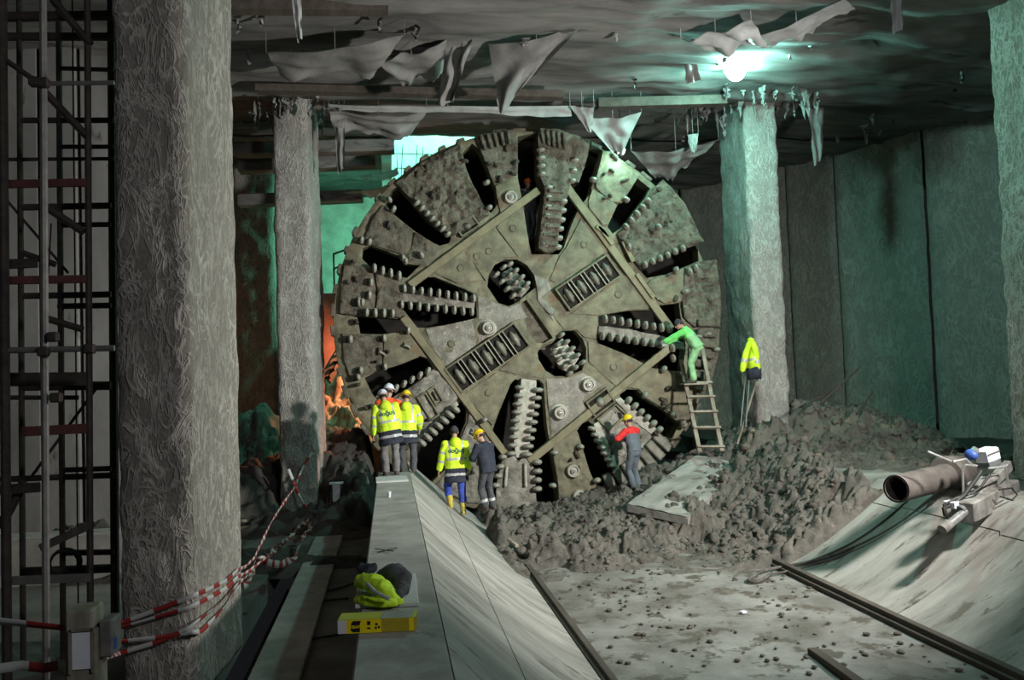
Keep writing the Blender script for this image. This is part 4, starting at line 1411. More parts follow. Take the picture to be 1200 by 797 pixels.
def person(label, loc, head, o):
    """o: pose and clothes. Local frame: faces +Y, feet on z = 0"""
    S = o.get('scale', 1.0)
    root = thing('person', label, 'person', loc, 'workers at the cutterhead', R(head))
    root.scale = (S, S, S)
    saved = ORG[root.name]
    ORG[root.name] = V((0, 0, 0))
    G = lambda k, d: o.get(k, d)
    pel = V(G('pelvis', (0, 0, .94)))
    RU = Matrix.Rotation(R(G('twist', 0)), 3, 'Z') @ Matrix.Rotation(R(-G('lean', 4)), 3, 'X') @ Matrix.Rotation(R(G('side', 0)), 3, 'Y')
    up = lambda x, y, z: pel + RU @ V((x, y, z))
    shL, shR = up(-.185, 0, .50), up(.185, 0, .50)
    neck, hb = up(0, .005, .56), up(0, .02, .635)
    RH = RU @ Matrix.Rotation(R(G('hyaw', 0)), 3, 'Z') @ Matrix.Rotation(R(-G('hpitch', 8)), 3, 'X')
    hc = hb + RH @ V((0, .02, .085))
    hd = lambda x, y, z: hc + RH @ V((x, y, z))
    wL, wR = V(G('wristL', (-.25, .08, .80))), V(G('wristR', (.25, .08, .80)))
    eL, wL = ik(shL, wL, .295, .265, V(G('poleL', (-.5, -.8, -.2))))
    eR, wR = ik(shR, wR, .295, .265, V(G('poleR', (.5, -.8, -.2))))
    hL, hR = pel + V((-.095, 0, -.02)), pel + V((.095, 0, -.02))
    aL, aR = V(G('ankleL', (-.12, -.02, .085))), V(G('ankleR', (.12, -.02, .085)))
    kL, aL = ik(hL, aL, .44, .43, V((-.12, 1, 0)))
    kR, aR = ik(hR, aR, .44, .43, V((.12, 1, 0)))
    # ---- body
    mb = MB()
    tor = lambda prof, seg=20: mb2.loft([[up(hw * math.cos(2 * PI * k / seg), yo + hd_ * math.sin(2 * PI * k / seg), z) for k in range(seg)] for z, hw, hd_, yo in prof])
    mb2 = mb
    tor([(-.10, .13, .10, 0), (0, .155, .11, 0), (.14, .135, .095, 0), (.30, .155, .105, 0), (.42, .165, .10, 0), (.50, .14, .075, 0), (.55, .06, .055, 0)])
    chain(mb, [neck - RU @ V((0, 0, .06)), neck, hc], [.058, .054, .052])
    mb.ball(hc + RH @ V((0, -.012, .03)), (.077, .097, .098), 18, 14, RH)          # skull
    mb.ball(hc + RH @ V((0, .025, -.04)), (.060, .072, .082), 16, 12, RH)          # jaw and face
    mb.tube([hd(0, .088, .035), hd(0, .108, -.005), hd(0, .118, -.022), hd(0, .092, -.036)], [.011, .013, .017, .012], 8)   # nose
    for s in (-1, 1):
        mb.ball(hd(.078 * s, -.005, -.005), (.012, .022, .032), 8, 6, RH)          # ears
    mb.ball(hd(0, .094, -.062), (.026, .012, .012), 8, 6, RH)                      # lips
    mb.ball(hd(0, .086, -.098), (.026, .02, .02), 8, 6, RH)                        # chin
    hands = []
    for sh, el, wr, s in ((shL, eL, wL, -1), (shR, eR, wR, 1)):
        chain(mb, [sh, el, wr], [.062, .044, .030])
        d = (wr - el).normalized()
        side = V((s, 0, 0)) - d * d.x * s
        side = side.normalized() if side.length > .2 else V((0, 0, 1))
        pn = d.cross(side).normalized()                    # back of the hand direction (either way)
        w = side.cross(d).normalized()                     # across the palm
        pal = wr + d * .05
        mb.ball(pal, (.052, .040, .018), 12, 8, Matrix((d, w, side)).transposed())
        for k, (q, ln) in enumerate(((-.030, .068), (-.010, .078), (.010, .073), (.029, .058))):
            b = wr + d * .085 + w * q
            c1 = b + d * ln * .5 - side * .012
            c2 = c1 + d * ln * .32 - side * .026
            c3 = c2 + d * ln * .10 - side * .022
            chain(mb, [b - d * .02, c1, c2, c3], [.0105, .0098, .009, .008], 8, 1)
        tb = wr + d * .03 - w * .030
        chain(mb, [tb, tb + d * .028 - w * .022 - side * .008, tb + d * .055 - w * .026 - side * .020], [.014, .012, .0095], 8, 1)
        hands.append((wr, d))
    for h_, k_, a_, s in ((hL, kL, aL, -1), (hR, kR, aR, 1)):
        chain(mb, [h_, k_, a_], [.082, .056, .040])
        mb.ball(a_ + V((0, .06, -.05)), (.042, .12, .035), 12, 8)
    vs, fs = remesh(mb, .009, 2)
    hm = [min((sum((vs[i] for i in f), V()) / len(f) - h_[0]).dot(h_[1]) for h_ in hands if True) for f in fs]
    b = MB(); b.add(vs, fs)
    bo = b.build('body', [M['skin'], M['glove']], root, smooth='all', norm=False)
    if o.get('gloves'):
        mi = []
        for f in fs:
            c = sum((vs[i] for i in f), V()) / len(f)
            mi.append(1 if any((c - w_).dot(d_) > 0 and (c - w_).length < .24 for w_, d_ in hands) else 0)
        bo.data.polygons.foreach_set('material_index', mi)
    for s in (-1, 1):
        MB().ball(hd(.030 * s, .080, .012), .0125, 10, 8).build('eye', M['eye'], bo, smooth='all')
        MB().ball(hd(.030 * s, .0905, .012), .006, 8, 6).build('pupil', M['black'], bo, smooth='all')
    MB().tube([hd(-.024, .096, -.062), hd(0, .1035, -.060), hd(.024, .096, -.062)], .0035, 6).build('mouth', M['lip'], bo)
    # ---- hair
    mb2 = MB()
    rings = []
    for i in range(7):
        a = PI / 2 * i / 6
        rings.append([hd(.084 * math.cos(a) * math.cos(t), -.016 + .104 * math.cos(a) * math.sin(t), .035 + .104 * math.sin(a) - (.075 * (1 if math.sin(t) < .25 else 0) * math.cos(a) ** 2)) for t in [2 * PI * k / 18 for k in range(18)]])
    mb2.loft(rings)
    mb2.build('hair', M['hair'], root, smooth='all')
    # ---- hat
    hat = o.get('hat')
    if hat:
        mm = M[hat]
        RT = RH @ Matrix.Rotation(R(-6), 3, 'X')
        ht = lambda x, y, z: hc + RT @ V((x, y - .008, z + .045))
        if hat != 'beanie':
            mb2 = MB()
            rings = [[ht(.118 * math.cos(t), .142 * math.sin(t), -.004) for t in [2 * PI * k / 24 for k in range(24)]]]
            for i in range(8):
                a = PI / 2 * i / 7.2
                rg_ = []
                for k in range(24):
                    t = 2 * PI * k / 24
                    ridge = .006 if abs(math.cos(t)) < .2 else 0
                    rg_.append(ht(.106 * math.cos(a) * math.cos(t), .130 * math.cos(a) * math.sin(t), .004 + (.118 + ridge) * math.sin(a)))
                rings.append(rg_)
            mb2.loft(rings)
            hm_ = mb2.build('helmet', mm, root, smooth='all')
            mb2 = MB()
            rings = []
            for q, dz in ((1.0, .004), (1.28, -.010), (1.28, -.016), (.98, -.006)):
                rings.append([ht(.112 * math.cos(t) * (q if math.sin(t) > 0 else 1 + (q - 1) * .35), .136 * math.sin(t) * (q if math.sin(t) > 0 else 1 + (q - 1) * .35), dz) for t in [2 * PI * k / 24 for k in range(24)]])
            mb2.loft(rings, cap=False)
            mb2.build('brim', mm, hm_, smooth=True)
        else:
            mb2 = MB()
            rings = []
            for i in range(8):
                a = PI / 2 * i / 7.2
                rings.append([ht(.098 * math.cos(a) * math.cos(t), .116 * math.cos(a) * math.sin(t), -.045 + .145 * math.sin(a)) for t in [2 * PI * k / 20 for k in range(20)]])
            mb2.loft(rings)
            mb2.build('knit_cap', mm, root, smooth='all')
    # ---- trousers
    mb2 = MB()
    mb = mb2
    tor([(-.14, .13, .115, 0), (-.06, .175, .135, 0), (.04, .175, .13, 0), (.16, .165, .12, 0)])
    lo = o.get('cuff', .05)
    for h_, k_, a_ in ((hL, kL, aL), (hR, kR, aR)):
        d = (a_ - k_).normalized()
        chain(mb2, [h_, k_, a_ - d * (lo - .02)], [.105, .084, .078], 14)
    vs, fs = remesh(mb2, .012, 2)
    # trouser creases
    vs = [v + V((noise.noise(v * 9), noise.noise(v * 9 + V((5, 0, 0))), 0)) * .014 for v in vs]
    tm = o['trousers']
    t_ = MB(); t_.add(vs, fs)
    to = t_.build('trousers', M[tm], root, smooth='all', norm=False)
    if o.get('shin_band'):
        keep = []
        for f in fs:
            c = sum((vs[i] for i in f), V()) / len(f)
            keep.append(any(.62 < segd(c, k_, a_)[1] < .76 and segd(c, k_, a_)[0] < .13 for k_, a_ in ((kL, aL), (kR, aR))))
        nv, nf = sub_mesh(vs, fs, keep, .004)
        if nf:
            q = MB(); q.add(nv, nf); q.build('reflective_band', M['tape_grey'], to, smooth='all', norm=False)
    # ---- boots
    for k_, a_, s in ((kL, aL, -1), (kR, aR, 1)):
        mb2 = MB()
        d = (a_ - k_).normalized()
        hh = o.get('boot_h', .10)
        chain(mb2, [a_ - d * hh, a_ - d * .01], [.072, .062], 14, 2)
        mb2.ball(a_ + V((.012 * s, .075, -.045)), (.054, .145, .045), 14, 8)
        mb2.ball(a_ + V((0, -.02, -.04)), (.052, .07, .045), 14, 8)
        mb2.box(a_ + V((.01 * s, .055, -.075)), (.085, .25, .02))
        v3, f3 = remesh(mb2, .012, 2)
        q = MB(); q.add(v3, f3); q.build('boot', M[o.get('boots', 'boot')], root, smooth='all', norm=False)
    # ---- jacket
    hem = o.get('hem', -.22)
    mb2 = MB()
    mb = mb2
    fl = o.get('bulk', 1.0)
    tor([(hem, .235 * fl, .17 * fl, 0), (hem * .5, .215 * fl, .16 * fl, 0), (.05, .205 * fl, .15 * fl, 0), (.22, .215 * fl, .155 * fl, 0), (.36, .22 * fl, .15 * fl, 0), (.46, .20, .125, 0), (.52, .15, .10, 0), (.58, .085, .085, 0)])
    for sh, el, wr in ((shL, eL, wL), (shR, eR, wR)):
        d = (wr - el).normalized()
        sd = RU @ V((0, 0, -.035))
        chain(mb2, [sh + (sh - up(0, 0, .5)) * -.3 + sd, sh + sd + (sh - up(0, 0, .5)) * .06, el, wr - d * .02], [.09, .088 * fl, .078 * fl, .064], 14)
    if o.get('hood'):
        mb2.ball(up(0, -.115, .50), (.12, .075, .10), 14, 10, RU)
        mb2.ball(up(0, -.06, .57), (.10, .08, .055), 14, 10, RU)
    vs, fs = remesh(mb2, .0125, 2)
    vs = [v + V((noise.noise(v * 7), noise.noise(v * 7 + V((9, 0, 0))), noise.noise(v * 6 + V((0, 9, 0))))) * .020 for v in vs]
    RI = RU.transposed()
    cls = []
    for f in fs:
        c = sum((vs[i] for i in f), V()) / len(f)
        q = RI @ (c - pel)
        best = None
        for sh, el, wr in ((shL, eL, wL), (shR, eR, wR)):
            for k, (a_, b_) in enumerate(((sh, el), (el, wr))):
                dd, t = segd(c, a_, b_)
                if best is None or dd < best[0]:
                    best = (dd, t, k)
        slv = best[0] < .105 and not (best[2] == 0 and best[1] < .22)
        cls.append(o['dress'](q, slv, best))
    kinds = {}
    for c in cls:
        kinds[c] = 1
    main = None
    for nm in sorted(kinds, key=lambda n_: 0 if n_[0] == 'jacket' else 1):
        nv, nf = sub_mesh(vs, fs, [c == nm for c in cls])
        q = MB(); q.add(nv, nf)
        ob = q.build(nm[0], M[nm[1]], root if main is None else main, smooth='all', norm=False)
        main = main or ob
    if o.get('print'):
        cu = bpy.data.curves.new('t', 'FONT')
        cu.body = o['print']
        cu.align_x = 'CENTER'
        cu.size = .125
        cu.offset = .004
        to_ = bpy.data.objects.new('t', cu)
        COL.objects.link(to_)
        me = bpy.data.meshes.new_from_object(to_.evaluated_get(bpy.context.evaluated_depsgraph_get()))
        bpy.data.objects.remove(to_)
        bm = bmesh.new(); bm.from_mesh(me)
        bmesh.ops.subdivide_edges(bm, edges=[e for e in bm.edges if e.calc_length() > .03], cuts=1)
        bm.to_mesh(me); bm.free()
        tree = BVHTree.FromPolygons(vs, fs)
        for v in me.vertices:
            # seen from behind: +x of the text is +x of the body
            src = up(v.co.x, -.6, o.get('print_z', .30) + v.co.y)
            hit = tree.ray_cast(src, RU @ V((0, 1, 0)))[0]
            v.co = (hit or up(v.co.x, -.16, .3)) - RU @ V((0, .006, 0))
        link('back_print', me, main, M['ink'])
        me.polygons.foreach_set('use_smooth', [True] * len(me.polygons))
    ORG[root.name] = saved
    return root


def parka(q, slv, b):
    """hi-vis parka: yellow with grey bands, navy below"""
    if slv:
        if b[2] == 1 and .25 < b[1] < .42 or b[2] == 0 and .62 < b[1] < .78:
            return ('reflective_band', 'tape_grey')
        return ('jacket', 'hivis')
    if q.z < -.02:
        return ('reflective_band', 'tape_grey') if -.17 < q.z < -.115 else ('jacket_hem', 'navy')
    if .145 < q.z < .195:
        return ('reflective_band', 'tape_grey')
    if q.z > .19 and .115 < abs(q.x) < .155:
        return ('reflective_band', 'tape_grey')
    return ('jacket', 'hivis')


def plain(c):
    return lambda q, slv, b: ('jacket', c)


def red_yoke(q, slv, b):
    if (not slv and q.z > .40) or (slv and b[2] == 0):
        return ('yoke', 'red_cloth')
    return ('jacket', 'slate')


def green_top(q, slv, b):
    if slv or q.z > .30:
        return ('jacket', 'green_top')
    return ('overall_bib', 'green_suit')


def orange_back(q, slv, b):
    return ('jacket', 'orange_cloth') if not slv and q.z > .25 or slv and b[2] == 0 else ('jacket_hem', 'navy')


p = atZ(458, 557, ZB)
person('person in white helmet and long hi-vis parka with print, standing on the bench end', (p.x, p.y, ZB), 4, dict(
    lean=7, side=-8, hpitch=14, hyaw=8, hat='helmet_white', trousers='grey_cloth', dress=parka, hem=-.30, bulk=1.14, hood=True, print='doğuş', scale=.97,
    wristL=(-.33, .04, .84), wristR=(.24, .26, .92), ankleL=(-.10, -.03, .085), ankleR=(.12, .02, .085)))
p2 = atY(458, 550, p.y + .62)
person('person in white helmet with orange red vest half hidden behind the parka wearer', (p2.x - .02, p.y + .62, ZB), -14, dict(
    lean=4, hpitch=6, hyaw=-6, hat='helmet_white', trousers='charcoal', dress=orange_back, hem=-.16, scale=1.02))
p3 = atY(481, 548, p.y + .55)
person('person in yellow helmet and hi-vis parka, rightmost of the three on the bench end', (p3.x - .05, p.y + .55, ZB - .02), -4, dict(
    lean=5, hpitch=10, hat='helmet_yellow', trousers='charcoal', dress=parka, hem=-.30, bulk=1.06, hood=True, scale=.95,
    wristL=(-.2, .3, 1.0), wristR=(.27, .2, .95)))
# feet of the pair on the left slope: the slope carries them
def slope_person(px, py, dx=0.0):
    g_ = gpt(px, py, 0)
    return V((g_[0] + dx, g_[1], ground(g_[0] + dx, g_[1])))


q = slope_person(536, 601)
dzl = ground(q.x - .13, q.y) - q.z
dzr = ground(q.x + .13, q.y) - q.z
person('person in dark knit cap, printed hi-vis parka, blue trousers and muddy yellow boots', (q.x, q.y, q.z), 6, dict(
    lean=5, hpitch=12, hyaw=-12, hat='beanie', trousers='blue_cloth', boots='boot_yellow', boot_h=.30, cuff=.22, dress=parka, hem=-.30, bulk=1.12, hood=True, print='doğuş',
    pelvis=(0, 0, .93), wristL=(-.36, .06, .82), wristR=(.30, .12, .80), ankleL=(-.14, -.04, .085 + max(-.1, dzl)), ankleR=(.13, .02, .085 + dzr), scale=1.02))
q = atY(573, 598, 17.7)
person('person in yellow helmet and dark navy workwear with shin band beside the parka wearer', (q.x, q.y, q.z), 38, dict(
    lean=12, hpitch=16, hyaw=22, hat='helmet_yellow', trousers='charcoal', shin_band=True, dress=plain('navy'), hem=-.12, bulk=1.05, gloves=True,
    wristL=(-.10, .34, 1.10), wristR=(.22, .20, .86), poleL=(-.8, -.4, -.3), scale=.94))
q = atY(745, 573, 19.9)
person('person in yellow helmet and slate overalls with red yoke working at the lower right slot', (q.x, q.y, max(hz1(q.x, q.y)[0], 0) - .02), 34, dict(
    lean=9, hpitch=4, hyaw=8, hat='helmet_yellow', trousers='slate', dress=red_yoke, hem=-.02, bulk=.98, scale=1.0,
    wristL=(-.30, .42, 1.30), wristR=(.16, .40, 1.18), poleL=(-.7, -.3, -.6), ankleL=(-.09, -.02, .085), ankleR=(.09, -.02, .085)))
LADF = atY(813, 449, 20.15)
person('person in pale green overalls and bright green top on the ladder, leaning to the cutterhead', LADF, 62, dict(
    lean=34, hpitch=-6, hyaw=6, hat='beanie', trousers='green_suit', dress=green_top, hem=-.06, bulk=1.0, gloves=True, pelvis=(0, -.12, .93), scale=.97,
    wristL=(-.14, .78, 1.02), wristR=(.14, .74, 1.0), ankleL=(-.12, -.02, .085), ankleR=(.13, .0, .085)))
q = atY(617.5, 214, YD + .66)
person('person behind the top opening of the cutterhead, only orange helmet showing', (q.x, YD + .66, q.z - 1.70 * .87), 200, dict(
    lean=0, hpitch=-2, hat='helmet_orange', trousers='charcoal', dress=plain('charcoal'), hem=-.1, scale=.87))

# ------------------------------------------------------------------ ladder, poles, things at the bright column
lad = thing('wooden_ladder', 'rough wooden ladder with plank rungs leaning on the right side of the cutterhead', 'ladder', atY(832, 530, 19.5))
la, lb = atY(820, 530, 19.45), atY(798, 422, 20.62)
ra, rb = atY(846, 529, 19.45), atY(822, 404, 20.8)
for (s, e) in ((la, lb), (ra, rb)):
    MB().bar(s, e, .10, .06, up=(0, -1, .4)).build('stile', M['wood'], lad, bevel=.008)
for y in (451, 467, 484.5, 502.5, 524):
    t = (530 - y) / 108
    t2 = (529 - y) / 125
    s, e = la.lerp(lb, t), ra.lerp(rb, t2)
    d = (e - s).normalized() * .06
    MB().bar(s - d + V((0, -.05, 0)), e + d + V((0, -.05, 0)), .05, .13 if y > 455 else .17, up=(0, -1, .4)).build('rung', M['wood'], lad, bevel=.008)
MB().box(LADF + V((0, 0, -.02)), (.62, .36, .04)).build('standing_plank', M['wood'], lad, bevel=.006)
PZ = 19.6
for (a, b, r_, m_, lab) in (((868, 500), (874, 437), .016, 'chrome', 'left thin pale rod propped below the hanging jacket'), ((874, 500), (878.5, 437), .016, 'chrome', 'second thin pale rod propped below the hanging jacket'),
                            ((864, 521), (888, 442), .026, 'wood', 'long wooden pole leaning on the bright column below the hanging jacket')):
    solo('leaning_pole', MB().tube([atY(*a, PZ - .3), atY(*b, PZ + .15)], r_, 8), M[m_], lab, 'pole', smooth=True)
# hi-vis jacket hung on the column
hj = thing('hanging_jacket', 'hi-vis yellow jacket with dark hem hung on the bright column', 'jacket', atY(880, 440, 19.75))
def jk(px, py, o_=0.0):
    return atY(px, py, 19.75 - o_)
mbj = MB()
prof = [(398, 879.5, 2.2, .06), (402, 880, 4.6, .10), (410, 880, 6.6, .14), (420, 880, 8.2, .16), (432, 880, 9.2, .17)]
rings = []
for (y, x, hw, dp) in prof:
    c_ = jk(x, y)
    rings.append([c_ + V((hw * .0198 * math.cos(t) * (1 + .12 * math.sin(5 * t)), -dp * .8 + dp * math.sin(t), .02 * math.sin(3 * t))) for t in [2 * PI * k / 24 for k in range(24)]])
mbj.loft(rings)
mbj.build('jacket_body', M['hivis'], hj, smooth='all')
rings = []
for (y, x, hw, dp) in ((431, 880, 9.0, .165), (440, 881, 8.6, .17), (444, 881, 8.0, .15)):
    c_ = jk(x, y)
    rings.append([c_ + V((hw * .0198 * math.cos(t), -.02 - dp * .8 + dp * math.sin(t), .02 * math.sin(3 * t))) for t in [2 * PI * k / 24 for k in range(24)]])
MB().loft(rings).build('jacket_hem', M['navy'], hj, smooth='all')
for pts in ([(878, 402), (874, 414), (871, 428), (870, 433)], [(882, 402), (885, 414), (887, 430), (887, 437)]):
    mbs = MB()
    chain(mbs, [jk(*w, .24) for w in pts], [.06, .075, .075, .07], 10, 2)
    sl_ = mbs.build('sleeve', M['hivis'], hj, smooth='all')
    a_, b_ = jk(*pts[1], .24), jk(*pts[2], .24)
    MB().tube([a_.lerp(b_, .5), a_.lerp(b_, .75)], .081, 10).build('reflective_band', M['tape_grey'], sl_, smooth=True)
MB().ball(jk(879.5, 399, .08), (.085, .10, .07), 12, 8).build('hood', M['hivis'], hj, smooth='all')
mbt = MB()
c_ = jk(880, 421)
mbt.loft([[c_ + V((8.5 * .0198 * math.cos(t) * (1 + .12 * math.sin(5 * t)), -.135 + .172 * math.sin(t), dz + .02 * math.sin(3 * t))) for t in [2 * PI * k / 24 for k in range(24)]] for dz in (-.03, .03)], cap=False)
mbt.build('reflective_band', M['tape_grey'], hj, smooth='all')
# reinforcing rods sticking out of the clay on the right ledge
for (a, b, lab) in (((962, 472), (1008, 430), 'upper long steel rod slanting out of the clay heap before the green wall'), ((944, 474), (972, 460), 'short pale steel rod low in the clay heap before green wall'), ((1004, 486), (1022, 460), 'thick dark steel rod sticking up from the clay heap'),
                    ((936, 540), (954, 520), 'thin stick lying in the clay heap below the bright column')):
    solo('steel_rod', MB().tube([atY(*a, 18.6), atY(*b, 18.9)], .025, 6), M['scaf'], lab, 'rod', smooth=True)


# ------------------------------------------------------------------ scaffold at the left edge
SF, SM, SB = 8.3, 9.2, 10.3
sc = thing('scaffold_tower', 'dark rusty tube scaffold filling the left edge beside the near column', 'scaffold', (atY(60, 600, 9).x, 9.2, ZL))


def tubeb(nm, a, b, r_, m_):
    return MB().tube([a, b], r_, 8).build(nm, M[m_], sc, smooth=True)


def post_to_floor(x0, x1, Y, r_, m_, top=-70):
    a = atY(x0, top, Y)
    b = atY(x1, 740, Y)
    t = (ZL - a.z) / (b.z - a.z)
    return tubeb('standard', a, a.lerp(b, t), r_, m_)


post_to_floor(50, 54, SF, .034, 'scaf_grey')
post_to_floor(2, 8, SF, .045, 'scaf')
post_to_floor(102, 106, SM, .034, 'scaf')
post_to_floor(22, 27, SB, .034, 'scaf')
post_to_floor(68, 74, SB, .034, 'scaf')
post_to_floor(130, 135, SB + .4, .05, 'scaf')
post_to_floor(84, 92, SB + .2, .009, 'scaf')
for (x0, y0, x1, y1, Y, r_, m_) in (
        (53, 98, 134, 97, SF, .022, 'scaf_grey'), (25, 141, 133, 141, SB, .034, 'scaf'), (68, 80, 133, 82, SB, .026, 'scaf'), (70, 172, 133, 172, SB, .026, 'scaf'), (0, 187, 133, 186, SB, .022, 'scaf'),
        (25, 243, 130, 241, SB, .038, 'scaf'), (68, 264, 130, 263, SB, .03, 'scaf'), (25, 347, 130, 345, SB, .036, 'scaf'), (68, 359, 130, 358, SB, .034, 'scaf'), (0, 411, 134, 408, SF, .028, 'scaf_grey'),
        (25, 453, 130, 452, SB, .05, 'scaf'), (0, 466, 92, 466, SB, .026, 'scaf'), (72, 551, 130, 549, SB, .03, 'scaf'), (0, 562, 133, 557, SB, .034, 'scaf'), (75, 648, 133, 647, SB, .034, 'scaf'), (30, 670, 133, 666, SB, .05, 'scaf'),
        (0, 43, 134, 43, SB, .05, 'scaf'), (0, 20, 134, 18, SB, .06, 'scaf')):
    tubeb('ledger', atY(x0, y0, Y), atY(x1, y1, Y), r_, m_)
for (x0, y0, x1, y1, h_, m_) in ((0, 216, 101, 214, .05, 'scaf_red'), (0, 329, 101, 327, .05, 'scaf_red'), (0, 445, 101, 444, .085, 'scaf'), (26, 506, 102, 502, .06, 'scaf_red'), (0, 310, 44, 308, .06, 'scaf'), (0, 574, 47, 571, .06, 'scaf'), (4, 681, 106, 677, .05, 'scaf_grey')):
    MB().bar(atY(x0, y0, SM - .1), atY(x1, y1, SM - .1), .04, h_ * 1.6).build('transom', M[m_], sc, bevel=.004)
for (x0, y0, x1, y1, Y, r_) in ((62, 0, 106, 52, SM, .04), (0, 66, 42, 95, SF, .025), (48, 103, 102, 160, SM, .04), (50, 240, 98, 272, SM, .04), (25, 296, 65, 310, SB, .035), (0, 225, 80, 320, SB, .016), (50, 372, 97, 386, SM, .035), (113, 455, 38, 557, SB, .018), (0, 618, 28, 565, SM, .05), (60, 262, 52, 400, SB, .01)):
    tubeb('brace', atY(x0, y0, Y), atY(x1, y1, Y), r_, 'scaf')
MB().bar(atY(52, 640, SM), atY(106, 615, SM), .25, .08).build('deck_plank', M['wood_dark'], sc, bevel=.008)
for (x, y) in ((51, 97), (41, 96), (105, 409), (51, 412), (62, 395), (66, 466)):
    MB().box(atY(x, y, SF - .04), (.10, .08, .09)).build('coupler', M['scaf'], sc, bevel=.015)
# coil of cable hanging on the scaffold and rubble on the plinth
cc = atY(75, 660, 10.1)
mb = MB()
for k in range(4):
    mb.tube([cc + V((.14 * math.cos(t) * (1 + .06 * k), .02 * k, .13 * math.sin(t) * (1 + .05 * k))) for t in [2 * PI * q / 20 for q in range(21)]], .010, 6)
solo('cable_coil', mb, M['black'], 'small coil of black cable hanging on the scaffold', 'cable', smooth=True)

# ------------------------------------------------------------------ post with a white panel in the left corner
PB = atY(97, 760, 6.5)
px0, px1 = atY(76, 760, 6.5).x, atY(113, 760, 6.5).x
zt = atY(95, 716, 6.5).z
w = px1 - px0
bx = thing('panel_post', 'grimy post with a white panel and grey switch box in the lower left corner', 'post', (PB.x, 6.5, ZL))
cxp = (px0 + px1) / 2
MB().box((cxp, 6.62, (ZL + zt - .14) / 2), (w, .24, zt - .14 - ZL)).build('post_body', M['post'], bx, bevel=.012)
MB().box((cxp - .01, 6.62, zt - .07), (w * .88, .26, .145)).build('cap_block', M['wood'], bx, bevel=.015)
pz0, pz1 = atY(95, 784, 6.5).z, atY(95, 741, 6.5).z
MB().box((cxp + .01, 6.493, (pz0 + pz1) / 2), (w * .62, .02, pz1 - pz0)).build('white_panel', M['white'], bx, bevel=.003)
mb = MB()
for s in (-1, 1):
    mb.box((cxp + .01 + s * w * .36, 6.49, (pz0 + pz1) / 2), (.02, .03, pz1 - pz0 + .05))
mb.box((cxp + .01, 6.49, pz1 + .02), (w * .74, .03, .02))
mb.build('panel_frame', M['post'], bx)
sb = MB().box((px1 + .045, 6.66, atY(118, 752, 6.5).z), (.09, .22, .26)).build('switch_box', M['machine'], bx, bevel=.01)
MB().box((px1 + .092, 6.62, atY(118, 760, 6.5).z), (.006, .06, .08)).build('switch_plate', M['blue'], sb)


# ------------------------------------------------------------------ barrier tape
def tape(label, path, width=.07, stripe=.24, twist=1.0, seed=0, name='barrier_tape'):
    pts = []
    for i in range(len(path)):
        q = path[i]
        if len(q) == 2 and i and len(path[i - 1]) == 2:
            for t in (1 / 3, 2 / 3):
                x_, y_ = lerp(path[i - 1][0], q[0], t), lerp(path[i - 1][1], q[1], t)
                pts.append(atY(x_, y_, colY(x_, y_)))
        pts.append(atY(*q) if len(q) == 3 else atY(q[0], q[1], colY(*q)))
    P = []
    for i in range(len(pts) - 1):
        n = max(2, int((pts[i + 1] - pts[i]).length / .06))
        for k in range(n):
            P.append(pts[i].lerp(pts[i + 1], k / n))
    P.append(pts[-1])
    mb = MB()
    vs, dist = [], 0
    ds = []
    for i, p in enumerate(P):
        if i:
            dist += (p - P[i - 1]).length
        ds.append(dist)
        t = (P[min(i + 1, len(P) - 1)] - P[max(0, i - 1)]).normalized()
        a = twist * 2.2 * noise.noise(V((dist * .9, seed * 7.3, 0)))
        e1 = V((0, 0, 1)) - t * t.z
        if e1.length < .1:
            e1 = V((1, 0, 0)) - t * t.x
        e1.normalize()
        e2 = t.cross(e1)
        wv = (e1 * math.cos(a) + e2 * math.sin(a)) * width / 2
        nv = t.cross(wv).normalized() * .0015
        vs += [p - wv - nv, p + wv - nv, p + wv + nv, p - wv + nv]
    for i in range(len(P) - 1):
        m_ = int(ds[i] / stripe) % 2
        b = i * 4
        mb.add([], [])
        for k in range(4):
            mb.f.append((b + k, b + (k + 1) % 4, b + 4 + (k + 1) % 4, b + 4 + k))
            mb.mi.append(m_)
    mb.v = [tuple(v) for v in vs]
    return solo(name, mb, [M['tape_white'], M['tape_red']], label, 'tape', 'red and white barrier tapes', smooth='all')


TA, TB, TC = xy(134, 400, 8.9), xy(223, 400, 8.9), xy(280, 400, 10.8)


def colY(px, py):
    """depth just in front of the near column's surface along this ray"""
    d = ray(px, py)
    k = d.x / d.y
    e = TC - TB
    s_ = (k * TB.y - TB.x) / (e.x - k * e.y)
    if s_ <= 0:
        return TB.y - .09
    return TB.y + e.y * min(s_, 1) - .10 - .12 * min(s_, 1)


tape('red and white tape running from the left picture edge to the panel post', [(-20, 726, 6.7), (20, 730, 6.65), (76, 736, 6.6)], .06, .3, .6, 1)
tape('lowest slack tape crossing low at the left picture edge', [(-20, 786, 6.9), (25, 780, 6.9), (52, 783, 6.8), (76, 778, 6.72)], .07, .3, 1, 2)
tape('top tape strand wound from the panel post round the near column', [(117, 738, 6.6), (140, 731), (180, 716), (222, 700), (246, 690), (266, 680), (279, 668), (288, 664, 11.2), (300, 652, 12.4)], .045, .24, .7, 3)
tape('second tape strand wound below the top strand on the near column', [(117, 741, 6.6), (140, 736), (182, 724), (222, 712), (250, 698), (268, 687), (279, 676), (289, 671, 11.2), (312, 654, 12.8)], .045, .24, .7, 4)
tape('third tape strand sagging at middle height on the near column', [(118, 754, 6.6), (142, 752), (190, 747), (222, 741), (236, 740), (252, 724), (268, 706), (280, 688)], .045, .24, .7, 5)
tape('lowest tape strand wound round foot of the near column', [(118, 772, 6.6), (142, 765), (186, 752), (222, 736), (252, 712), (268, 696), (279, 684), (289, 676, 11.2), (300, 656, 12.4)], .045, .24, .7, 6)
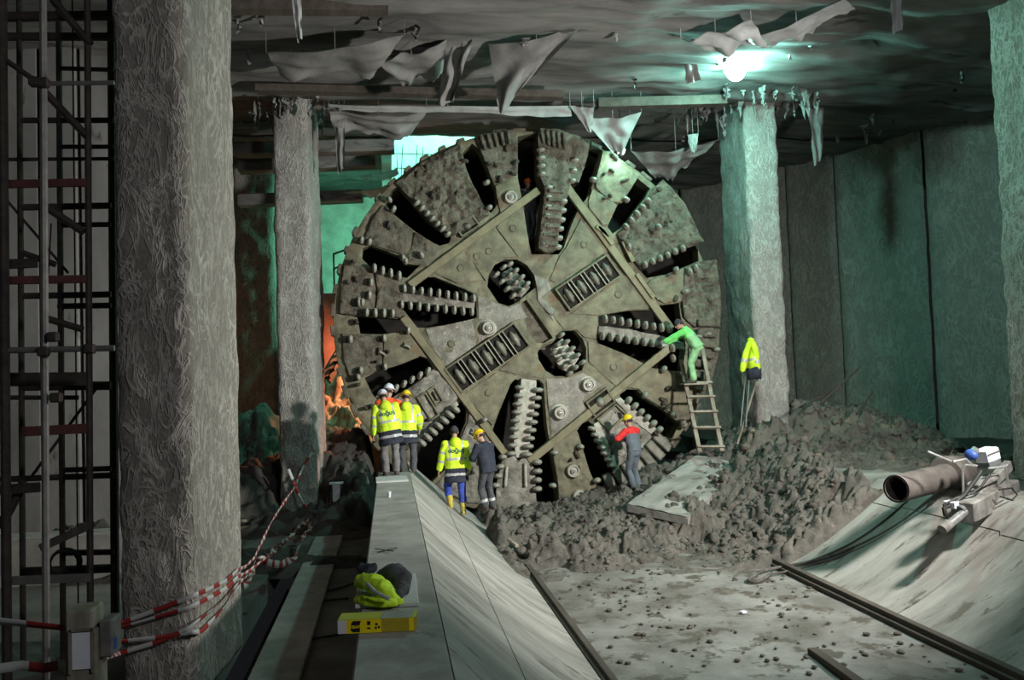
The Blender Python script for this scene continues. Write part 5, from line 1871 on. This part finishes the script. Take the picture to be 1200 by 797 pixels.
tape('taut tape climbing from the floor knot to the slim column', [(299, 652, 12.6), (318, 612, 15.5), (332, 590, 17.6), (345, 572, 19.4), (350, 560, 20.0), (358, 542, 20.12), (366, 530, 20.18)], .06, .22, .5, 7)
tape('short tape crossing the other one on the slim column and falling to the floor', [(338, 550, 20.1), (346, 570, 20.0), (352, 584, 19.9), (362, 603, 19.6), (372, 614, 19.2)], .07, .3, .8, 8)
tape('slack twisted tape sagging between floor knot and the slim column foot', [(302, 653, 12.6), (316, 660, 12.9), (330, 662, 13.2), (344, 654, 13.8), (352, 640, 14.8), (360, 622, 16.4), (368, 610, 18.4)], .11, .12, 3, 9)
tape('grey dusty tape lying slack from floor knot towards slim column', [(286, 688, 11.2), (300, 664, 12.4), (318, 648, 13.8), (340, 628, 15.6), (362, 608, 18.0)], .09, .15, 3, 10)

# ------------------------------------------------------------------ stand with white panel, debris on the left floor
q = atZ(395, 604, ZL)
q = V((q.x, q.y, ZL))
st = thing('panel_stand', 'small stand with a bright white panel between slim column and bench', 'stand', q)
za, zb_ = atY(395, 588, q.y).z, atY(395, 567, q.y).z
MB().box(V((q.x, q.y, (za + zb_) / 2)), (.17, .03, zb_ - za)).build('white_panel', M['white'], st)
MB().box(V((q.x, q.y + .02, zb_ + .015)), (.30, .2, .03)).build('top_plate', M['white'], st)
for s in (-1, 1):
    for e in (-1, 1):
        MB().tube([V((q.x + s * .1, q.y + .05 + e * .05, zb_)), V((q.x + s * .17, q.y + .05 + e * .14, ZL))], .016, 6).build('leg', M['scaf'], st)
MB().bar(V((q.x - .13, q.y - .05, za - .05)), V((q.x + .13, q.y - .05, za - .05)), .03, .04).build('crossbar', M['scaf'], st)
for (a, b, w_, h_, m_, lab) in (((275, 616, 18.2), (372, 612, 18.4), .14, .10, 'wood_dark', 'dark timber lying across the floor before slim column'), ((352, 611, 18.0), (402, 604, 18.3), .3, .14, 'bench', 'pale concrete block lying under the white panel stand')):
    p, r_ = atY(*a), atY(*b)
    p.z = r_.z = ZL + .07
    solo('floor_timber', MB().bar(p, r_, w_, h_), M[m_], lab, 'timber', bevel=.012)
for (x, y, s_, m_, lab) in ((284, 592, .16, 'wood', 'tan lump lying in the dark just right of the near column'), (320, 606, .17, 'yellow_dull', 'yellow lump lying in the dark left of the slim column'), (299, 586, .13, 'mud', 'small grey lump lying in the dark between the columns')):
    p = atY(x, y, 18.6)
    k_ = MB().ball((p.x, p.y, ZL + s_ * .5 + .0), (s_ * 1.1, s_, s_ * .7), 10, 7)
    k_.v = [tuple(V(v) + V((1, 1, 1)) * .05 * noise.noise(V(v) * 6)) for v in k_.v]
    solo('debris_lump', k_, M[m_], lab, 'debris', smooth='all')
for (path, lab) in (([(430, 676), (400, 690), (370, 694), (350, 700), (362, 706), (420, 700)], 'black cable looping over the dark floor left of the bench'), ([(410, 742), (370, 748), (330, 756), (312, 768), (330, 786), (318, 797)], 'black cable crossing the dark floor near the bottom edge')):
    pts = []
    for (x, y) in path:
        p = atZ(x, y, ZL + .03)
        p.x = min(p.x, XB0 - .04)
        pts.append(p)
    mbs = MB()
    P = []
    for i in range(len(pts) - 1):
        P += [pts[i].lerp(pts[i + 1], k / 5) for k in range(5)]
    for _ in range(5):
        P = [P[0]] + [(P[i - 1] + P[i] * 2 + P[i + 1]) / 4 for i in range(1, len(P) - 1)] + [P[-1]]
    solo('floor_cable', mbs.tube(P, .016, 6), M['black'], lab, 'cable', smooth=True)
for (x, y, m_, s_, lab) in ((205, 789, 'blue', .05, 'small blue scrap on the floor at the foot of near column'), (181, 786, 'white', .05, 'small white scrap on the floor at the foot of near column'), (254, 760, 'white', .04, 'white scrap on floor right of the near column foot'), (286, 720, 'wood_dark', .05, 'small dark block at the right foot of the near column')):
    p = atZ(x, y, ZL + .02)
    solo('litter', MB().box(p + V((0, -.25 if x < 215 else 0, .01)), (s_ * 1.6, s_, s_ * .6), Matrix.Rotation(.6, 3, 'Z')), M[m_], lab, 'litter', bevel=.006)

# ------------------------------------------------------------------ on the bench
p = atZ(459, 563, ZB)
solo('pale_board', MB().box((p.x, p.y, ZB + .02), (.60, .75, .035), Matrix.Rotation(.03, 3, 'Z')), M['board'], 'thin pale board lying on the bench at the feet of the men', 'board', bevel=.004)
p = atZ(456, 583, ZB)
cup = thing('paper_cup', 'small white paper cup standing on the bench', 'cup', (p.x, p.y, ZB))
MB().lathe([(.026, 0), (.036, .095), (.033, .095), (.024, .006)], (p.x, p.y, ZB), (0, 0, 1), 14).build('cup_body', M['white'], cup, smooth=True)
MB().tube([V((p.x + .036 * math.cos(t), p.y + .036 * math.sin(t), ZB + .095)) for t in [2 * PI * k / 14 for k in range(15)]], .003, 5).build('rim', M['white'], cup)
# sheet of board under the jacket
A, B_, C_, D_ = atZ(416, 714, ZB), atZ(491, 711, ZB), atZ(487, 676, ZB), atZ(420, 678, ZB)
solo('cover_board', MB().prism([V((q.x, q.y, ZB + .003)) for q in (A, B_, C_, D_)], (0, 0, .03)), M['board'], 'pale sheet of board under the crumpled jacket on the bench', 'board', bevel=.004)
# electrode carton
A, B_ = atZ(396, 744, ZB), atZ(487, 740, ZB)
u = (B_ - A); L_ = u.length; u.normalize()
v = V((-u.y, u.x, 0))
hgt, dep = .105, .20
c0 = A + u * (L_ / 2) + v * (dep / 2)
rot = Matrix((u, v, V((0, 0, 1)))).transposed()
ct = thing('electrode_carton', 'long yellow and grey carton with black ESAB mark lying across bench', 'carton', (c0.x, c0.y, ZB))
bz = ZB + hgt / 2 + .002
MB().box((c0.x, c0.y, bz), (L_, dep, hgt), rot).build('carton_body', M['yellow_dull'], ct, bevel=.003)


def face_patch(nm, t0, t1, s0, s1, m_, on_='front'):
    """patch of print: t along the length 0..1, s up the face 0..1"""
    if on_ == 'front':
        q = [A + u * (L_ * t) - v * .0015 + V((0, 0, .003 + hgt * s)) for t, s in ((t0, s0), (t1, s0), (t1, s1), (t0, s1))]
        e = v * .001
    else:
        q = [A + u * (L_ * t) + v * (dep * s) + V((0, 0, hgt + .0025)) for t, s in ((t0, s0), (t1, s0), (t1, s1), (t0, s1))]
        e = V((0, 0, .001))
    for k in q:
        k.z = k.z - A.z + ZB if abs(k.z - ZB) > 2 else k.z
    return MB().prism(q, e).build(nm, M[m_], ct)


face_patch('white_end', 0, .11, 0.02, .98, 'carton_white')
face_patch('yellow_print', .11, .56, .02, .98, 'yellow')
face_patch('yellow_band', .92, .98, .05, .98, 'yellow')
face_patch('lime_top', .0, .54, .02, .98, 'carton_green', 'top')
face_patch('grey_top', .54, .96, .02, .98, 'carton_grey', 'top')
face_patch('lime_top_end', .96, 1, .02, .98, 'carton_green', 'top')
# the oval-like slanted black mark with the name cut out in yellow
mk = []
for t, s in ((.165, .22), (.20, .10), (.285, .10), (.285, .62), (.30, .90), (.20, .90), (.175, .78)):
    mk.append(A + u * (L_ * t) - v * .0028 + V((0, 0, .003 + hgt * s)))
MB().prism(mk, v * .001).build('black_mark', M['carton_black'], ct)


def flat_text(txt, size, o_, ux, uy, m_, parent, nm):
    cu = bpy.data.curves.new('t', 'FONT')
    cu.body = txt
    cu.size = size
    cu.align_x = 'CENTER'
    cu.align_y = 'CENTER'
    cu.offset = .002 * size / .05
    t_ = bpy.data.objects.new('t', cu)
    COL.objects.link(t_)
    me = bpy.data.meshes.new_from_object(t_.evaluated_get(bpy.context.evaluated_depsgraph_get()))
    bpy.data.objects.remove(t_)
    og = ORG[parent.name]
    for w_ in me.vertices:
        w_.co = o_ + ux * w_.co.x + uy * w_.co.y - og
    return link(nm, me, parent, M[m_])


flat_text('ESAB', .030, A + u * (L_ * .232) - v * .0045 + V((0, 0, hgt * .5)), u, V((0, 0, 1)), 'yellow', ct, 'lettering')
for (t, s, wd_, ht_) in ((.40, .72, .025, .28), (.40, .35, .025, .12), (.50, .62, .02, .16), (.53, .40, .016, .16), (.49, .36, .016, .16)):
    q = A + u * (L_ * t) - v * .0028 + V((0, 0, .003 + hgt * s))
    MB().bar(q - u * wd_ / 2, q + u * wd_ / 2, .001, ht_ * hgt).build('print_mark', M['carton_black'], ct)
# crumpled jacket: a hi-vis half and a dark half
jc = atZ(450, 698, ZB)
jt = thing('crumpled_jacket', 'crumpled hi-vis and dark jacket heaped on the pale sheet of board', 'jacket', (jc.x, jc.y, ZB + .03))


def lump(nm, pts, m_, seed, amp=.03):
    mbl = MB()
    chain(mbl, [V(q) for q, _ in pts], [r_ for _, r_ in pts], 16, 4)
    vs, fs = remesh(mbl, .009, 3)
    o_ = []
    for q in vs:
        n_ = noise.noise(q * 7 + V((seed, 0, 0))) + .6 * (1 - 2 * abs(noise.noise(q * 11 + V((0, seed, 0)))))
        q = q + V((noise.noise(q * 5), noise.noise(q * 5 + V((3, 3, 3))), n_)) * amp
        q.z = max(q.z, ZB + .036)
        o_.append(q)
    b_ = MB(); b_.add(o_, fs)
    return b_.build(nm, M[m_], jt, smooth='all', norm=False)


def bp(px, py, h):
    """photo point taken at height h above the bench"""
    p_ = atZ(px, py, ZB + h)
    return p_


lump('hivis_part', [(bp(424, 682, .12), .065), (bp(437, 684, .15), .085), (bp(452, 697, .10), .085), (bp(463, 706, .05), .055)], 'hivis', 1)
lump('hivis_hem', [(bp(419, 704, .04), .035), (bp(432, 707, .05), .05), (bp(450, 709, .05), .045), (bp(460, 708, .05), .035)], 'hivis', 2, .02)
lump('dark_part', [(bp(449, 678, .12), .075), (bp(464, 672, .18), .095), (bp(471, 678, .14), .085), (bp(474, 692, .07), .065), (bp(468, 700, .04), .045)], 'charcoal', 3)
lump('dark_collar', [(bp(423, 668, .17), .05), (bp(436, 667, .18), .05), (bp(428, 674, .14), .05)], 'navy', 4)
b0, b1, b2 = bp(430, 684, .20), bp(440, 694, .175), bp(456, 702, .13)
MB().tube([b0, b1, b2], .016, 8).build('reflective_band', M['tape_grey'], jt, smooth=True)
# twig of wire on the bench
mb = MB()
p = atZ(452, 645, ZB + .015)
for a in (2.6, .4, -.9, 4.0):
    mb.tube([p, p + V((.14 * math.cos(a), .16 * math.sin(a), .01))], .006, 5)
solo('tie_wire', mb, M['black'], 'small dark scrap of tie wire on the bench top', 'wire')

# ------------------------------------------------------------------ on the invert
for (a, b, w_, h_, m_, lab, cat) in (((590, 634), (622, 660), .10, .06, 'wood', 'short pale plank lying against the left rail at the clay heap', 'plank'), ((638, 704), (692, 770), .03, .025, 'scaf', 'thin dark steel bar lying beside the left rail', 'bar'),
                                     ((952, 762), (1020, 810), .13, .07, 'wood_dark', 'dark timber lying on the floor at the bottom edge', 'timber'), ((660, 636), (604, 622), .07, .05, 'wood', 'thin stick half buried in the front of the clay heap', 'stick')):
    p, q = atZ(*a, h_ / 2), atZ(*b, h_ / 2)
    if cat == 'stick':
        p, q = atY(606, 640, 15.9), atY(596, 632, 16.2)
    solo('loose_' + cat, MB().bar(p, q, w_, h_), M[m_], lab, cat, bevel=.006)
p = atZ(615, 659, 0)
solo('wooden_stake', MB().box((p.x, p.y, .16), (.09, .07, .36), Matrix.Rotation(.12, 3, 'Y')), M['wood'], 'short wooden stake standing at the left edge of the clay heap', 'stake', bevel=.008)
p = atZ(871, 719, 0)
solo('white_scrap', MB().box((p.x, p.y, .02), (.09, .07, .03), Matrix.Rotation(.4, 3, 'Z')), M['white'], 'scrap of white paper on the wet floor', 'scrap', bevel=.004)
# ------------------------------------------------------------------ pipe, drilling machine and hoses on the right slope
pa, pb = atY(1050, 573, 12.4), atY(1118, 556, 13.3)
ax = (pb - pa).normalized()
rp = .215
pipe = thing('steel_pipe', 'short wide rusty steel pipe lying on the edge of the right slope', 'pipe', (pa.x, pa.y, ground(pa.x, pa.y)))
MB().lathe([(rp, 0), (rp, (pb - pa).length * 1.1), (rp - .03, (pb - pa).length * 1.1), (rp - .03, .0)], pa, ax, 32, cap=False).build('pipe_wall', M['pipe'], pipe, smooth=True)
MB().lathe([(rp - .028, (pb - pa).length * .95), (rp - .028, (pb - pa).length)], pa, ax, 24).build('pipe_plug', M['cavity'], pipe)
MB().lathe([(rp, -.0), (rp + .006, .02), (rp - .035, .02), (rp - .032, -.0)], pa, ax, 32, cap=False).build('pipe_lip', M['pipe'], pipe, smooth=True)
ca = atY(1108, 556, 13.1)
MB().lathe([(.30, 0), (.34, .06), (.30, .5), (.26, .52)], pb - ax * .3, ax, 24).build('pipe_collar', M['pipe'], pipe, smooth=True)
md = thing('drilling_machine', 'dirty grey and white drilling machine with blue motor at the right slope edge', 'machine', atY(1150, 600, 11.9))
def mk_(px, py, Y):
    return atY(px, py, Y)
# sledge body
MB().bar(mk_(1128, 600, 11.6), mk_(1182, 572, 12.6), .34, .30).build('sledge', M['machine'], md, bevel=.02)
MB().bar(mk_(1112, 592, 11.7), mk_(1148, 585, 11.9), .20, .10).build('white_cover', M['white'], md, bevel=.01)
MB().bar(mk_(1146, 583, 12.0), mk_(1182, 545, 12.5), .12, .18).build('sloped_guide', M['machine'], md, bevel=.02)
MB().bar(mk_(1140, 570, 12.0), mk_(1164, 558, 12.2), .22, .08).build('guide_shoe', M['machine'], md, bevel=.02)
MB().tube([mk_(1108, 618, 11.4), mk_(1132, 599, 11.6)], .062, 14).build('drill_spindle', M['chrome'], md, smooth=True)
MB().tube([mk_(1104, 621, 11.38), mk_(1112, 614, 11.42)], .075, 14).build('drill_chuck', M['machine'], md, smooth=True)
MB().tube([mk_(1124, 600, 11.6), mk_(1135, 592, 11.7)], .09, 14).build('spindle_collar', M['lampbody'], md, smooth=True)
# motor box on top
mo = mk_(1157, 533, 12.2)
mrot = Matrix.Rotation(R(-12), 3, 'Y') @ Matrix.Rotation(R(14), 3, 'Z')
MB().box(mo, (.27, .25, .20), mrot).build('motor_box', M['white'], md, bevel=.02)
MB().box(mo + V((0, -.02, -.13)), (.26, .25, .10), mrot).build('motor_base', M['lampbody'], md, bevel=.01)
MB().bar(mo + mrot @ V((-.13, -.127, .03)), mo + mrot @ V((.13, -.127, .03)), .006, .03).build('box_seam', M['lampbody'], md)
MB().ball(mk_(1138, 533, 12.1), (.08, .12, .09), 14, 10).build('motor', M['blue'], md, smooth='all')
MB().tube([mk_(1140, 527, 12.05), mk_(1144, 530, 12.05)], .06, 12).build('motor_cap', M['chrome'], md, smooth=True)
mbt = MB()
for pts in ([(1129, 578), (1128, 550), (1131, 545), (1145, 546)], [(1117, 541), (1132, 538), (1140, 546)], [(1158, 549), (1176, 547), (1180, 545)], [(1178, 545), (1182, 570), (1184, 576)], [(1087, 529), (1115, 541)]):
    mbt.tube([mk_(x, y, 11.95) for x, y in pts], .018, 8)
mbt.build('tube_frame', M['chrome'], md, smooth=True)
mbt = MB()
for pts, r_ in (([(1150, 552), (1142, 564), (1136, 572), (1130, 580), (1118, 590), (1106, 596), (1108, 604)], .034), ([(1160, 556), (1150, 570), (1140, 578), (1120, 584), (1106, 592), (1110, 606)], .02), ([(1170, 574), (1186, 572), (1192, 580), (1186, 586), (1172, 582)], .013)):
    mbt.tube([mk_(x, y, 11.7) for x, y in pts], r_, 8)
mbt.build('hose_loops', M['black'], md, smooth=True)


def surf(px, py, off=.025):
    g_ = gpt(px, py, 0)
    return V((g_[0], g_[1], ground(g_[0], g_[1]) + off))


def hose(label, path, r_, m_='hose'):
    pts = [surf(x, y, r_ + o_) for x, y, o_ in path]
    P = []
    for i in range(len(pts) - 1):
        P += [pts[i].lerp(pts[i + 1], k / 6) for k in range(6)]
    P.append(pts[-1])
    for _ in range(8):
        P = [P[0]] + [(P[i - 1] + P[i] * 2 + P[i + 1]) / 4 for i in range(1, len(P) - 1)] + [P[-1]]
    for q in P:
        q.z = max(q.z, ground(q.x, q.y) + r_)
    return solo('hose', MB().tube(P, r_, 8), M[m_], label, 'hose', 'hoses on the right slope', smooth=True)


hose('thick dusty hose running from the drilling machine down slope to the loop on floor', [(1110, 585, .1), (1090, 590, .05), (1070, 605, 0), (1045, 622, 0), (1015, 638, 0), (980, 652, 0), (945, 662, 0), (915, 668, .02), (895, 672, .03), (878, 680, 0), (876, 684, 0), (888, 685, 0), (905, 676, .03)], .028)
hose('thin hose arching along the top of slope below the pipe', [(1112, 578, .1), (1080, 584, .05), (1062, 590, .02), (1046, 604, 0), (1020, 624, 0), (990, 643, 0), (955, 658, 0), (920, 668, .02)], .016)
hose('dark hose lying close beside the thick dusty one on the slope', [(1100, 592, .1), (1086, 600, .02), (1060, 616, 0), (1030, 634, 0), (1000, 648, 0), (960, 662, 0), (925, 672, .02), (900, 677, .03)], .018)
hose('slack cable wrapped over the wide rusty pipe', [(1118, 560, .5), (1106, 572, .25), (1094, 588, .1), (1084, 600, .0), (1066, 612, 0)], .012)
